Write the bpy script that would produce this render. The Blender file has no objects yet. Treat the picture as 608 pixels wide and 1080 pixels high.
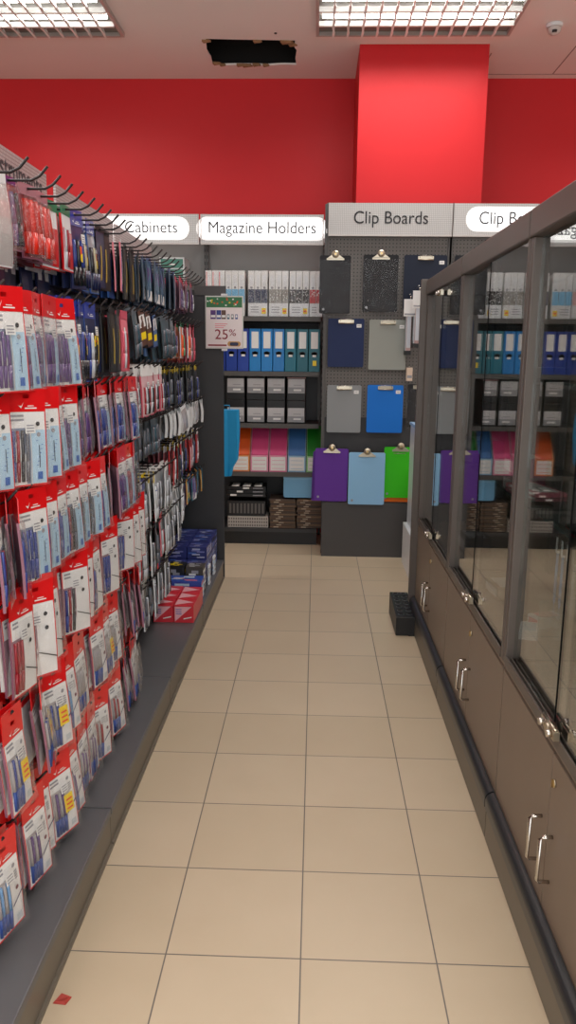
import bpy, math, random
from mathutils import Vector, Matrix, Euler
PI = math.pi
C = bpy.context.scene.collection
rnd = random.Random(11)

# ------------------------------------------------------------------ camera
cam = bpy.data.objects.new('camera', bpy.data.cameras.new('camera'))
C.objects.link(cam)
pitch, yaw, roll = 0.1973, -0.0336, 0.0108
fw = Vector((math.sin(yaw)*math.cos(pitch), math.cos(yaw)*math.cos(pitch), -math.sin(pitch)))
r0 = Vector((math.cos(yaw), -math.sin(yaw), 0)); u0 = r0.cross(fw)
rt = math.cos(roll)*r0 + math.sin(roll)*u0; up = rt.cross(fw)
Mx = Matrix((rt, up, -fw)).transposed().to_4x4(); Mx.translation = Vector((0, 0, 1.5))
cam.matrix_world = Mx
cam.data.sensor_fit = 'VERTICAL'; cam.data.sensor_height = 36; cam.data.lens = 828.1/1080*36
cam.data.clip_start = .02; cam.data.clip_end = 60
bpy.context.scene.camera = cam

# ------------------------------------------------------------------ view, world, ceiling lighting
sc = bpy.context.scene
sc.view_settings.view_transform = 'Standard'; sc.view_settings.look = 'None'
sc.view_settings.gamma = 1; sc.view_settings.use_curve_mapping = False
sc.view_settings.exposure = 0.14
TUBE_POWER = 12.0          # emission strength of the tubes in the two troffers in view
AREA_WATTS = 20.0          # each of the other troffers
SIGN_GLOW = 1.25
H = 3.6                    # ceiling height
w = bpy.data.worlds.new('world'); sc.world = w; w.use_nodes = True
w.node_tree.nodes['Background'].inputs[0].default_value = (.93, .96, 1, 1)
w.node_tree.nodes['Background'].inputs[1].default_value = 2.3
try:
    sc.cycles.max_bounces = 8; sc.cycles.transparent_max_bounces = 24; sc.cycles.glossy_bounces = 4
    sc.cycles.use_denoising = True; sc.cycles.sample_clamp_indirect = 6
except Exception: pass

# ------------------------------------------------------------------ materials
def lin(c):
    return tuple(((x/255)/12.92 if x/255 <= .04045 else ((x/255+.055)/1.055)**2.4) for x in c)
def nodes_of(m):
    m.use_nodes = True
    return m.node_tree.nodes, m.node_tree.links, m.node_tree.nodes['Principled BSDF']
MC = {}
def mat(name, c, rough=.5, metal=0., coat=0., var=.0, spec=.5, bump=0., bscale=60):
    if name in MC: return MC[name]
    m = bpy.data.materials.new(name); N, L, P = nodes_of(m)
    c = lin(c); P.inputs['Base Color'].default_value = (*c, 1)
    P.inputs['Roughness'].default_value = rough; P.inputs['Metallic'].default_value = metal
    P.inputs['Coat Weight'].default_value = coat; P.inputs['Coat Roughness'].default_value = .12
    P.inputs['Specular IOR Level'].default_value = spec
    if var or bump:
        tc = N.new('ShaderNodeTexCoord'); nz = N.new('ShaderNodeTexNoise'); nz.inputs['Scale'].default_value = bscale
        nz.inputs['Detail'].default_value = 4
        L.new(tc.outputs['Object'], nz.inputs['Vector'])
        if var:
            mx = N.new('ShaderNodeMix'); mx.data_type = 'RGBA'
            mx.inputs['A'].default_value = (*[x*(1-var) for x in c], 1); mx.inputs['B'].default_value = (*[min(1, x*(1+var)) for x in c], 1)
            L.new(nz.outputs['Fac'], mx.inputs['Factor']); L.new(mx.outputs['Result'], P.inputs['Base Color'])
        if bump:
            b = N.new('ShaderNodeBump'); b.inputs['Strength'].default_value = bump; b.inputs['Distance'].default_value = .003
            L.new(nz.outputs['Fac'], b.inputs['Height']); L.new(b.outputs['Normal'], P.inputs['Normal'])
    MC[name] = m; return m
def emit(name, c, s):
    if name in MC: return MC[name]
    m = bpy.data.materials.new(name); N, L, P = nodes_of(m)
    P.inputs['Base Color'].default_value = (.8, .8, .8, 1)
    P.inputs['Emission Color'].default_value = (*lin(c), 1); P.inputs['Emission Strength'].default_value = s
    MC[name] = m; return m
def math_node(N, L, op, a, b=None):
    n = N.new('ShaderNodeMath'); n.operation = op
    for i, x in enumerate((a, b)):
        if x is None: continue
        if isinstance(x, (int, float)): n.inputs[i].default_value = x
        else: L.new(x, n.inputs[i])
    return n.outputs[0]
def grid_mat(name, base, dark, pitch, rad, axes=(0, 2), rough=.5, round_=True, metal=0.):
    """holes (round) or a woven grid (square) in the two object axes given"""
    m = bpy.data.materials.new(name); N, L, P = nodes_of(m)
    tc = N.new('ShaderNodeTexCoord'); sp = N.new('ShaderNodeSeparateXYZ'); L.new(tc.outputs['Object'], sp.inputs[0])
    fr = []
    for a in axes:
        f = math_node(N, L, 'MULTIPLY', sp.outputs[a], 1/pitch); f = math_node(N, L, 'FRACT', f); f = math_node(N, L, 'SUBTRACT', f, .5)
        fr.append(f)
    if round_:
        d = math_node(N, L, 'SQRT', math_node(N, L, 'ADD', math_node(N, L, 'MULTIPLY', fr[0], fr[0]), math_node(N, L, 'MULTIPLY', fr[1], fr[1])))
        k = math_node(N, L, 'LESS_THAN', d, rad)
    else:
        k = math_node(N, L, 'MAXIMUM', math_node(N, L, 'LESS_THAN', math_node(N, L, 'ABSOLUTE', fr[0]), rad), math_node(N, L, 'LESS_THAN', math_node(N, L, 'ABSOLUTE', fr[1]), rad))
    mx = N.new('ShaderNodeMix'); mx.data_type = 'RGBA'; mx.inputs['A'].default_value = (*lin(base), 1); mx.inputs['B'].default_value = (*lin(dark), 1)
    L.new(k, mx.inputs['Factor']); L.new(mx.outputs['Result'], P.inputs['Base Color'])
    P.inputs['Roughness'].default_value = rough; P.inputs['Metallic'].default_value = metal
    MC[name] = m; return m
def clear_mat(name, tint=(255, 255, 255), r0=.04, rough=.0, haze=0., wrinkle=0., scale=18, pw=5.0):
    """thin clear sheet: Schlick reflection over straight-through light"""
    m = bpy.data.materials.new(name); m.use_nodes = True; N = m.node_tree.nodes; L = m.node_tree.links; N.clear()
    out = N.new('ShaderNodeOutputMaterial'); tr = N.new('ShaderNodeBsdfTransparent'); gl = N.new('ShaderNodeBsdfGlossy')
    tr.inputs[0].default_value = (*lin(tint), 1); gl.inputs['Roughness'].default_value = rough; gl.inputs['Color'].default_value = (1, 1, 1, 1)
    lw = N.new('ShaderNodeLayerWeight'); lw.inputs['Blend'].default_value = .5
    p5 = math_node(N, L, 'POWER', lw.outputs['Facing'], pw)
    fac = math_node(N, L, 'ADD', math_node(N, L, 'MULTIPLY', p5, 1-r0), r0)
    mx = N.new('ShaderNodeMixShader'); L.new(fac, mx.inputs[0]); L.new(tr.outputs[0], mx.inputs[1]); L.new(gl.outputs[0], mx.inputs[2])
    last = mx.outputs[0]
    if haze:
        df = N.new('ShaderNodeBsdfDiffuse'); df.inputs[0].default_value = (.8, .8, .8, 1); m2 = N.new('ShaderNodeMixShader')
        m2.inputs[0].default_value = haze; L.new(last, m2.inputs[1]); L.new(df.outputs[0], m2.inputs[2]); last = m2.outputs[0]
    if wrinkle:
        tc = N.new('ShaderNodeTexCoord'); nz = N.new('ShaderNodeTexNoise'); nz.inputs['Scale'].default_value = scale; nz.inputs['Distortion'].default_value = 1.5
        L.new(tc.outputs['Object'], nz.inputs['Vector']); b = N.new('ShaderNodeBump'); b.inputs['Strength'].default_value = wrinkle; b.inputs['Distance'].default_value = .02
        L.new(nz.outputs['Fac'], b.inputs['Height']); L.new(b.outputs[0], gl.inputs['Normal'])
    L.new(last, out.inputs[0]); MC[name] = m; return m

RED_WALL = mat('red_paint', (204, 34, 40), .5, var=.03, bscale=3, spec=.3)
CEIL = mat('ceiling_paint', (238, 230, 228), .85, var=.02, bscale=2)
PLASTER = mat('wall_plaster', (200, 190, 182), .8, var=.02, bscale=2)
DARK = mat('dark_grey_steel', (70, 68, 68), .5, var=.04, bscale=30)
DARKER = mat('charcoal_steel', (52, 52, 54), .5, var=.05, bscale=20)
SHELFG = mat('shelf_grey', (84, 82, 80), .5, var=.04, bscale=25)
BAYBACK = mat('grey_back_panel', (128, 128, 126), .6, var=.03, bscale=10)
BLACK = mat('black_plastic', (22, 22, 24), .45)
BLACKM = mat('black_metal', (30, 29, 30), .38, metal=.4)
WIRE = mat('dark_wire', (52, 46, 46), .35, metal=.7)
PLINTH = mat('plinth_brown', (104, 96, 84), .42, var=.06, bscale=12)
DECK = mat('deck_grey', (88, 88, 90), .38, var=.05, bscale=14)
CABM = mat('cabinet_taupe', (118, 102, 88), .42, var=.04, bscale=8, spec=.5)
CABF = mat('cabinet_frame', (90, 82, 76), .42, metal=.1, var=.03, bscale=20)
CABD = mat('cabinet_inner_dark', (66, 60, 54), .6)
CHROME = mat('brushed_chrome', (205, 200, 192), .18, metal=1)
BRASS = mat('brass_lock', (196, 170, 120), .25, metal=1)
NICKEL = mat('nickel', (190, 180, 160), .3, metal=1)
WHITE = mat('white_card', (232, 232, 230), .45)
WHITEP = mat('white_plastic', (226, 228, 230), .35)
GREYP = mat('print_grey', (150, 150, 156), .5)
DKTXT = mat('print_black', (28, 28, 32), .5)
REDC = mat('red_card', (222, 18, 24), .3, coat=.5)
REDC2 = mat('deep_red_card', (190, 14, 22), .35, coat=.4)
YEL = mat('yellow_sticker', (244, 214, 20), .4)
ORG = mat('orange_print', (232, 84, 24), .4)
PINK = mat('pink_card', (204, 84, 104), .35)
PINKL = mat('rose_print', (224, 120, 134), .4)
BLUEH = mat('blue_card', (32, 52, 150), .3, coat=.5)
BLUEL = mat('light_blue_print', (176, 208, 228), .4)
BLUEM = mat('mid_blue_print', (62, 104, 178), .4)
NAVY = mat('navy_card', (24, 32, 70), .35, coat=.3)
GOLD = mat('gold_print', (176, 150, 70), .4)
TEAL = mat('teal_print', (30, 92, 112), .35)
PURP = mat('purple_print', (92, 66, 130), .35)
GREEN = mat('green_print', (40, 120, 84), .4)
BROWN = mat('brown_print', (92, 62, 50), .4)
P_BLUE = mat('pen_blue', (48, 66, 140), .22, coat=.3)
P_GREY = mat('pen_smoke', (96, 98, 106), .2, coat=.3)
P_BLACK = mat('pen_black', (34, 34, 40), .22, coat=.3)
P_RED = mat('pen_red', (150, 26, 40), .22, coat=.3)
P_VIO = mat('pen_violet', (92, 62, 120), .22, coat=.3)
P_WHITE = mat('pen_white', (196, 200, 206), .22, coat=.3)
P_SKY = mat('pen_sky', (96, 150, 200), .22, coat=.3)
HILITE = mat('orange_red_barrel', (230, 44, 26), .25, coat=.5)
TEXT = mat('sign_text', (48, 50, 54), .5)
GLASS = clear_mat('cabinet_glass', (236, 240, 238), .05, pw=3.4)
SHELFGL = clear_mat('shelf_glass', (205, 222, 216), .05)
GLEDGE = mat('glass_edge', (60, 84, 78), .2)
WRAP = clear_mat('clear_wrap', (252, 252, 252), .015, .10, .008, .6, 14)
BAG = clear_mat('clear_bag', (252, 252, 252), .05, .12, .05, .5, 30)
PEGH = grid_mat('pegboard', (104, 100, 96), (34, 32, 32), .025, .17)
PEGS = grid_mat('gondola_pegboard', (60, 58, 58), (20, 20, 20), .025, .17, axes=(1, 2))
SIGNG = grid_mat('sign_mesh', (196, 196, 194), (160, 158, 158), .012, .12, round_=False, rough=.35)
SIGNB = grid_mat('sign_mesh_backlit', (200, 200, 198), (164, 162, 162), .012, .12, round_=False, rough=.35)
_p = SIGNB.node_tree.nodes['Principled BSDF']; _p.inputs['Emission Color'].default_value = (1, 1, 1, 1); _p.inputs['Emission Strength'].default_value = .03
SIGNL = grid_mat('header_mesh', (196, 184, 182), (150, 128, 126), .012, .16, axes=(1, 2), round_=False, rough=.4)

# ------------------------------------------------------------------ mesh helpers
class MB:
    def __init__(s): s.v = []; s.f = []; s.fm = []; s.ms = []; s.sm = []
    def mi(s, m):
        if m not in s.ms: s.ms.append(m)
        return s.ms.index(m)
    def face(s, pts, m, smooth=False):
        n = len(s.v); s.v += [tuple(p) for p in pts]; s.f.append(tuple(range(n, n+len(pts)))); s.fm.append(s.mi(m)); s.sm.append(smooth)
    def box(s, x0, x1, y0, y1, z0, z1, m, top=None):
        n = len(s.v); s.v += [(x, y, z) for z in (z0, z1) for y in (y0, y1) for x in (x0, x1)]
        for k, q in enumerate(((0, 2, 3, 1), (4, 5, 7, 6), (0, 1, 5, 4), (2, 6, 7, 3), (0, 4, 6, 2), (1, 3, 7, 5))):
            s.f.append(tuple(n+i for i in q)); s.fm.append(s.mi(top if (top and k == 1) else m)); s.sm.append(False)
        return s
    def hexa(s, a, b, m):
        """a: 4 bottom points, b: 4 top points (same winding)"""
        n = len(s.v); s.v += [tuple(p) for p in a]+[tuple(p) for p in b]
        for q in ((3, 2, 1, 0), (4, 5, 6, 7), (0, 1, 5, 4), (1, 2, 6, 5), (2, 3, 7, 6), (3, 0, 4, 7)):
            s.f.append(tuple(n+i for i in q)); s.fm.append(s.mi(m)); s.sm.append(False)
        return s
    def tube(s, path, r, m, seg=8, cap=True, r2=None):
        path = [Vector(p) for p in path]; n0 = len(s.v); N = len(path)
        for i, p in enumerate(path):
            t = (path[min(i+1, N-1)]-path[max(i-1, 0)]).normalized()
            a = Vector((0, 0, 1)) if abs(t.z) < .9 else Vector((1, 0, 0))
            e1 = t.cross(a).normalized(); e2 = t.cross(e1).normalized()
            rr = r if r2 is None else r+(r2-r)*i/(N-1)
            for k in range(seg):
                an = 2*PI*k/seg; s.v.append(tuple(p+e1*(rr*math.cos(an))+e2*(rr*math.sin(an))))
        for i in range(N-1):
            for k in range(seg):
                a = n0+i*seg+k; b = n0+i*seg+(k+1) % seg
                s.f.append((a, b, b+seg, a+seg)); s.fm.append(s.mi(m)); s.sm.append(True)
        if cap:
            s.f.append(tuple(n0+k for k in range(seg))[::-1]); s.fm.append(s.mi(m)); s.sm.append(False)
            s.f.append(tuple(n0+(N-1)*seg+k for k in range(seg))); s.fm.append(s.mi(m)); s.sm.append(False)
        return s
    def lathe(s, prof, m, seg=20, c=(0, 0, 0), axis='z'):
        n0 = len(s.v)
        for r, h in prof:
            for k in range(seg):
                a = 2*PI*k/seg; p = (r*math.cos(a), r*math.sin(a), h)
                if axis == 'y': p = (p[0], h, p[1])
                if axis == 'x': p = (h, p[0], p[1])
                s.v.append((c[0]+p[0], c[1]+p[1], c[2]+p[2]))
        for i in range(len(prof)-1):
            for k in range(seg):
                a = n0+i*seg+k; b = n0+i*seg+(k+1) % seg
                s.f.append((a, b, b+seg, a+seg)); s.fm.append(s.mi(m)); s.sm.append(True)
        s.f.append(tuple(n0+k for k in range(seg))[::-1]); s.fm.append(s.mi(m)); s.sm.append(False)
        s.f.append(tuple(n0+(len(prof)-1)*seg+k for k in range(seg))); s.fm.append(s.mi(m)); s.sm.append(False)
        return s
    def prism(s, pts, a, b, m, axis='y'):
        """outline pts (2-D) pushed from a to b along axis"""
        def P(p, h):
            return {'y': (p[0], h, p[1]), 'x': (h, p[0], p[1]), 'z': (p[0], p[1], h)}[axis]
        n = len(s.v); k = len(pts)
        s.v += [P(p, a) for p in pts]+[P(p, b) for p in pts]
        s.f.append(tuple(range(n, n+k))[::-1]); s.f.append(tuple(range(n+k, n+2*k))); s.fm += [s.mi(m)]*2; s.sm += [False]*2
        for i in range(k):
            j = (i+1) % k; s.f.append((n+i, n+j, n+k+j, n+k+i)); s.fm.append(s.mi(m)); s.sm.append(False)
        return s
    def mesh(s, name):
        me = bpy.data.meshes.new(name); me.from_pydata(s.v, [], s.f)
        for m in s.ms: me.materials.append(m)
        me.polygons.foreach_set('material_index', s.fm); me.polygons.foreach_set('use_smooth', s.sm); me.update()
        return me
    def build(s, name, parent=None, loc=None, bevel=0):
        o = inst(s.mesh(name), name, parent, loc or (0, 0, 0))
        if bevel: addbevel(o, bevel)
        return o
def inst(me, name, parent=None, loc=(0, 0, 0), rot=(0, 0, 0)):
    o = bpy.data.objects.new(name, me); C.objects.link(o); o.location = loc; o.rotation_euler = rot
    if parent: o.parent = parent
    return o
def addbevel(o, wd, seg=2):
    b = o.modifiers.new('bevel', 'BEVEL'); b.width = wd; b.segments = seg; b.limit_method = 'ANGLE'; b.angle_limit = .6
def tag(o, label, cat, group=None):
    o['label'] = label; o['category'] = cat
    if group: o['group'] = group
    return o
def thing(name, label, cat, loc=(0, 0, 0), rz=0, group=None):
    o = bpy.data.objects.new(name, None); C.objects.link(o); o.location = loc; o.rotation_euler = (0, 0, rz); o.empty_display_size = .05
    return tag(o, label, cat, group)
def struct(name, mb): o = mb.build(name); o['kind'] = 'structure'; return o
def text(s, size, loc, rot, m, parent, name='lettering', align='CENTER', width=None, ext=.001):
    c = bpy.data.curves.new(name, 'FONT'); c.body = s; c.size = size; c.align_x = align; c.align_y = 'CENTER'; c.extrude = ext
    c.materials.append(m); tmp = bpy.data.objects.new('tmp', c); C.objects.link(tmp); bpy.context.view_layer.update()
    me = bpy.data.meshes.new_from_object(tmp.evaluated_get(bpy.context.evaluated_depsgraph_get())); me.name = name; bpy.data.objects.remove(tmp); bpy.data.curves.remove(c)
    o = inst(me, name, parent, loc, rot); xs = [v.co.x for v in me.vertices]; d = max(xs)-min(xs)
    if width: o.scale.x = width/d
    return o
def rrect(x0, x1, z0, z1, r, n=4):
    pts = []
    for cx, cz, a0 in ((x1-r, z0+r, -PI/2), (x1-r, z1-r, 0), (x0+r, z1-r, PI/2), (x0+r, z0+r, PI)):
        for k in range(n+1):
            a = a0+PI/2*k/n; pts.append((cx+r*math.cos(a), cz+r*math.sin(a)))
    return pts
NUM = ['first', 'second', 'third', 'fourth', 'fifth', 'sixth', 'seventh', 'eighth', 'ninth', 'tenth', 'eleventh', 'twelfth', 'thirteenth', 'fourteenth', 'fifteenth', 'sixteenth', 'seventeenth', 'eighteenth', 'nineteenth', 'twentieth', 'twenty-first', 'twenty-second']

# ================================================================== ROOM
T = .3438; GX, GY = -.0139, 1.7297
def floor_mat():
    m = bpy.data.materials.new('beige_floor_tile'); N, L, P = nodes_of(m)
    tc = N.new('ShaderNodeTexCoord'); mp = N.new('ShaderNodeMapping'); mp.inputs['Location'].default_value = (-GX, -GY, 0)
    L.new(tc.outputs['Object'], mp.inputs[0])
    br = N.new('ShaderNodeTexBrick'); br.offset = 0; br.squash = 1
    br.inputs['Scale'].default_value = 1; br.inputs['Brick Width'].default_value = T; br.inputs['Row Height'].default_value = T
    br.inputs['Mortar Size'].default_value = .0022; br.inputs['Mortar Smooth'].default_value = .3; br.inputs['Bias'].default_value = 0
    br.inputs['Color1'].default_value = (*lin((196, 179, 153)), 1); br.inputs['Color2'].default_value = (*lin((203, 186, 161)), 1)
    br.inputs['Mortar'].default_value = (*lin((112, 106, 100)), 1)
    L.new(mp.outputs[0], br.inputs['Vector'])
    nz = N.new('ShaderNodeTexNoise'); nz.inputs['Scale'].default_value = 5; nz.inputs['Detail'].default_value = 6; L.new(tc.outputs['Object'], nz.inputs['Vector'])
    cr = N.new('ShaderNodeValToRGB'); cr.color_ramp.elements[0].position = .3; cr.color_ramp.elements[0].color = (.93, .92, .90, 1); cr.color_ramp.elements[1].color = (1, 1, 1, 1)
    L.new(nz.outputs['Fac'], cr.inputs[0])
    mx = N.new('ShaderNodeMix'); mx.data_type = 'RGBA'; mx.blend_type = 'MULTIPLY'; mx.inputs['Factor'].default_value = 1
    L.new(br.outputs['Color'], mx.inputs['A']); L.new(cr.outputs[0], mx.inputs['B']); L.new(mx.outputs['Result'], P.inputs['Base Color'])
    P.inputs['Roughness'].default_value = .38
    rr = math_node(N, L, 'ADD', math_node(N, L, 'MULTIPLY', nz.outputs['Fac'], .15), .3); L.new(rr, P.inputs['Roughness'])
    b = N.new('ShaderNodeBump'); b.inputs['Strength'].default_value = .3; b.inputs['Distance'].default_value = .002
    L.new(math_node(N, L, 'SUBTRACT', 1., br.outputs['Fac']), b.inputs['Height']); L.new(b.outputs[0], P.inputs['Normal'])
    return m
XL, XR, YB, YW = -4.6, 4.6, -4.0, 6.62
struct('floor', MB().box(XL, XR, YB, YW, -.1, 0, floor_mat()))
struct('wall_far', MB().box(XL, XR, YW, YW+.12, 0, H, RED_WALL))
struct('wall_left', MB().box(XL-.12, XL, YB, YW, 0, H, PLASTER))
struct('wall_right', MB().box(XR, XR+.12, YB, YW, 0, H, PLASTER))
# side behind the camera left open so added world light brightens the ceiling
struct('wall_column', MB().box(.262, 1.148, 5.935, YW-.002, 0, H, RED_WALL))
# ceiling board with a torn opening: strips round the hole
hole = [(-.790, 5.835), (-.60, 5.848), (-.42, 5.856), (-.30, 5.862), (-.183, 5.868), (-.192, 5.98), (-.176, 6.05), (-.19, 6.20), (-.186, 6.322),
        (-.30, 6.318), (-.40, 6.335), (-.50, 6.325), (-.64, 6.322), (-.74, 6.328), (-.805, 6.30), (-.80, 6.18), (-.812, 6.05)]
cb = MB(); hx0, hx1, hy0, hy1 = -.95, -.05, 5.76, 6.42; z0, z1 = H, H+.012
for a in ((XL, XR, YB, hy0), (XL, XR, hy1, YW), (XL, hx0, hy0, hy1), (hx1, XR, hy0, hy1)): cb.box(*a, z0, z1, CEIL)
cen = (-.5, 6.08)
def onrect(p):
    dx, dy = p[0]-cen[0], p[1]-cen[1]; k = []
    if dx: k.append(((hx1 if dx > 0 else hx0)-cen[0])/dx)
    if dy: k.append(((hy1 if dy > 0 else hy0)-cen[1])/dy)
    k = min(k); return (cen[0]+dx*k, cen[1]+dy*k)
ring = []
for p in hole: ring.append((math.atan2(p[1]-cen[1], p[0]-cen[0]), p, onrect(p)))
for c in ((hx0, hy0), (hx1, hy0), (hx1, hy1), (hx0, hy1)):
    a = math.atan2(c[1]-cen[1], c[0]-cen[0]); ring.append((a, None, c))
ring.sort(key=lambda t: t[0])
last = [r for r in ring if r[1]][-1][1]; pts = []
for i, (a, p, o) in enumerate(ring):
    if p is None:
        prev = [r for r in ring[:i] if r[1]]; nxt = [r for r in ring[i:] if r[1]]
        q0 = prev[-1] if prev else [r for r in ring if r[1]][-1]; q1 = nxt[0] if nxt else [r for r in ring if r[1]][0]
        a0, a1 = q0[0], q1[0]
        if a0 > a: a0 -= 2*PI
        if a1 < a: a1 += 2*PI
        t = (a-a0)/(a1-a0); p = (q0[1][0]+(q1[1][0]-q0[1][0])*t, q0[1][1]+(q1[1][1]-q0[1][1])*t)
    pts.append((p, o))
for i in range(len(pts)):
    (p, o), (q, r) = pts[i], pts[(i+1) % len(pts)]
    cb.face([(p[0], p[1], z0), (q[0], q[1], z0), (r[0], r[1], z0), (o[0], o[1], z0)], CEIL)
    cb.face([(p[0], p[1], z1), (o[0], o[1], z1), (r[0], r[1], z1), (q[0], q[1], z1)], CEIL)
    cb.face([(p[0], p[1], z0), (p[0], p[1], z1), (q[0], q[1], z1), (q[0], q[1], z0)], CEIL)
struct('ceiling', cb)
VOID = mat('ceiling_void', (30, 27, 27), .9)
vb = MB(); vb.box(hx0, hx1, hy0, hy1, H+.35, H+.36, VOID)
for a in ((hx0-.01, hx0, hy0, hy1), (hx1, hx1+.01, hy0, hy1), (hx0, hx1, hy0-.01, hy0), (hx0, hx1, hy1, hy1+.01)): vb.box(*a, H+.013, H+.36, VOID)
struct('trim_1', vb)
# roof slab over the board keeps the room closed
struct('trim_2', MB().box(XL, XR, YB, YW, H+.4, H+.5, VOID))
KRAFT = mat('torn_board', (150, 112, 80), .9)
t = thing('torn_board', 'brown torn plasterboard scraps around the dark ceiling hole', 'torn board', (-.5, 6.08, H))
for x, y, s in ((-.60, 6.315, .028), (-.55, 6.322, .04), (-.48, 6.31, .03), (-.41, 6.32, .024), (-.73, 6.31, .022), (-.24, 5.88, .045), (-.20, 5.93, .03), (-.44, 5.865, .03), (-.79, 5.86, .03), (-.77, 6.28, .03)):
    x += .5; y -= 6.08
    MB().hexa([(x-s, y-s*.5, -.012), (x+s*.6, y-s*.3, -.016), (x+s, y+s*.4, -.008), (x-s*.7, y+s*.5, -.014)], [(x-s, y-s*.5, .004), (x+s*.6, y-s*.3, .004), (x+s, y+s*.4, .004), (x-s*.7, y+s*.5, .004)], KRAFT).build('board_scrap', t)
# access panel outline in the ceiling
ap = MB()
GAP = mat('panel_gap', (150, 132, 130), .8)
for a in ((1.19, 2.05, 6.52, 6.528), (1.19, 1.198, 6.1, 6.52), (1.74, 1.748, 5.9, 6.52)): ap.box(*a, H-.002, H, GAP)
struct('trim_3', ap)

# ------------------------------------------------------------------ ceiling troffers
TUBE = emit('tube_light', (255, 250, 244), TUBE_POWER)
REFL = mat('troffer_reflector', (206, 206, 204), .35, metal=.25)
TFR = mat('troffer_frame', (190, 184, 180), .4, metal=.3)
def troffer(cx, cy, label, full, group=None, L_=1.27, W_=.62):
    t = thing('ceiling_light', label, 'ceiling light', (cx, cy, H), 0, group)
    a, b = L_/2, W_/2; hs = MB()
    hs.box(-a, a, -b, -b+.02, -.03, -.001, TFR).box(-a, a, b-.02, b, -.03, -.001, TFR).box(-a, -a+.02, -b+.02, b-.02, -.03, -.001, TFR).box(a-.02, a, -b+.02, b-.02, -.03, -.001, TFR)
    hs.build('frame', t)
    MB().box(-a+.02, a-.02, -b+.02, b-.02, -.006, -.002, mat('troffer_back', (120, 118, 112), .5)).build('reflector', t)
    if full:
        for y in (-.235, .005):
            MB().tube([(-a+.04, y, -.022), (a-.04, y, -.022)], .012, TUBE, 10).build('tube_lamp', t)
        lv = MB(); n = 13; LV = mat('louvre_blade', (236, 236, 234), .4)
        for i in range(1, n):
            x = -a+.02+(2*a-.04)*i/n
            for y0, y1 in ((-b+.02, -.105), (-.105, .105), (.105, b-.02)):
                ym = (y0+y1)/2
                # each cross blade is a shallow V
                for s_, e_ in (((x-.004, y0), (x, ym)), ((x, ym), (x-.004, y1))):
                    lv.hexa([(s_[0]-.009, s_[1], -.046), (e_[0]-.005, e_[1], -.046), (e_[0]+.005, e_[1], -.046), (s_[0]+.009, s_[1], -.046)],
                            [(s_[0]-.002, s_[1], -.012), (e_[0]-.002, e_[1], -.036), (e_[0]+.002, e_[1], -.036), (s_[0]+.002, s_[1], -.012)], LV)
        for y in (-.105, .105):
            lv.hexa([(-a+.02, y-.010, -.044), (a-.02, y-.010, -.044), (a-.02, y+.010, -.044), (-a+.02, y+.010, -.044)],
                    [(-a+.02, y-.001, -.01), (a-.02, y-.001, -.01), (a-.02, y+.001, -.01), (-a+.02, y+.001, -.01)], LV)
        lv.build('louvre', t)
    if True:
        l = bpy.data.lights.new('lamp_glow', 'AREA'); l.shape = 'RECTANGLE'; l.size = L_-.06; l.size_y = W_-.06; l.energy = AREA_WATTS*(.7 if full else 1)
        l.color = (1, .965, .925); l.spread = math.radians(150)
        o = bpy.data.objects.new('lamp_glow', l); C.objects.link(o); o.parent = t; o.location = (0, 0, -.052)
    return t
troffer(-1.955, 5.415, 'louvred fluorescent ceiling light at the left, above the red wall', True)
troffer(.595, 5.415, 'louvred fluorescent ceiling light in front of the red column', True)
for x in (-1.955, .595, 3.15):
    for y in (3.0, .6, -1.8):
        troffer(x, y, f'louvred ceiling light, {dict([(-1.955, "left"), (.595, "middle"), (3.15, "right")])[x]} of the {dict([(3.0, "second"), (.6, "third"), (-1.8, "fourth")])[y]} row from the red wall', False, 'ceiling lights over the shop floor')
troffer(3.15, 5.415, 'louvred ceiling light far right beyond the red column', False)

# dome camera
t = thing('security_camera', 'small white dome security camera with black eye on ceiling', 'camera', (1.49, 5.61, H))
MB().lathe([(.052, 0), (.054, -.012), (.05, -.022)][::-1], WHITEP, 24).build('base', t)
MB().lathe([(.046, -.02), (.045, -.035), (.037, -.052), (.022, -.063), (.006, -.067)][::-1], mat('dome_grey', (196, 190, 186), .3), 24).build('dome', t)
MB().lathe([(.018, 0), (.014, -.012)][::-1], BLACK, 16, (-.005, -.030, -.046)).build('lens', t)
o = MB().lathe([(.01, -.004), (.01, 0)], DKTXT, 10).build('ceiling_screw', None, (-.31, 5.74, H)); tag(o, 'tiny dark screw head in the ceiling beside the hole', 'screw')
# red chip on floor
o = MB().hexa([(-.02, -.013, 0), (.012, -.016, 0), (.02, .008, 0), (-.008, .016, 0)], [(-.016, -.01, .004), (.01, -.012, .007), (.016, .006, .004), (-.006, .012, .006)], mat('red_scrap', (170, 60, 50), .6)).build('red_scrap', None, (-.574, 1.575, .0005))
tag(o, 'small crumpled red scrap on the floor against the left plinth', 'scrap')

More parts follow.
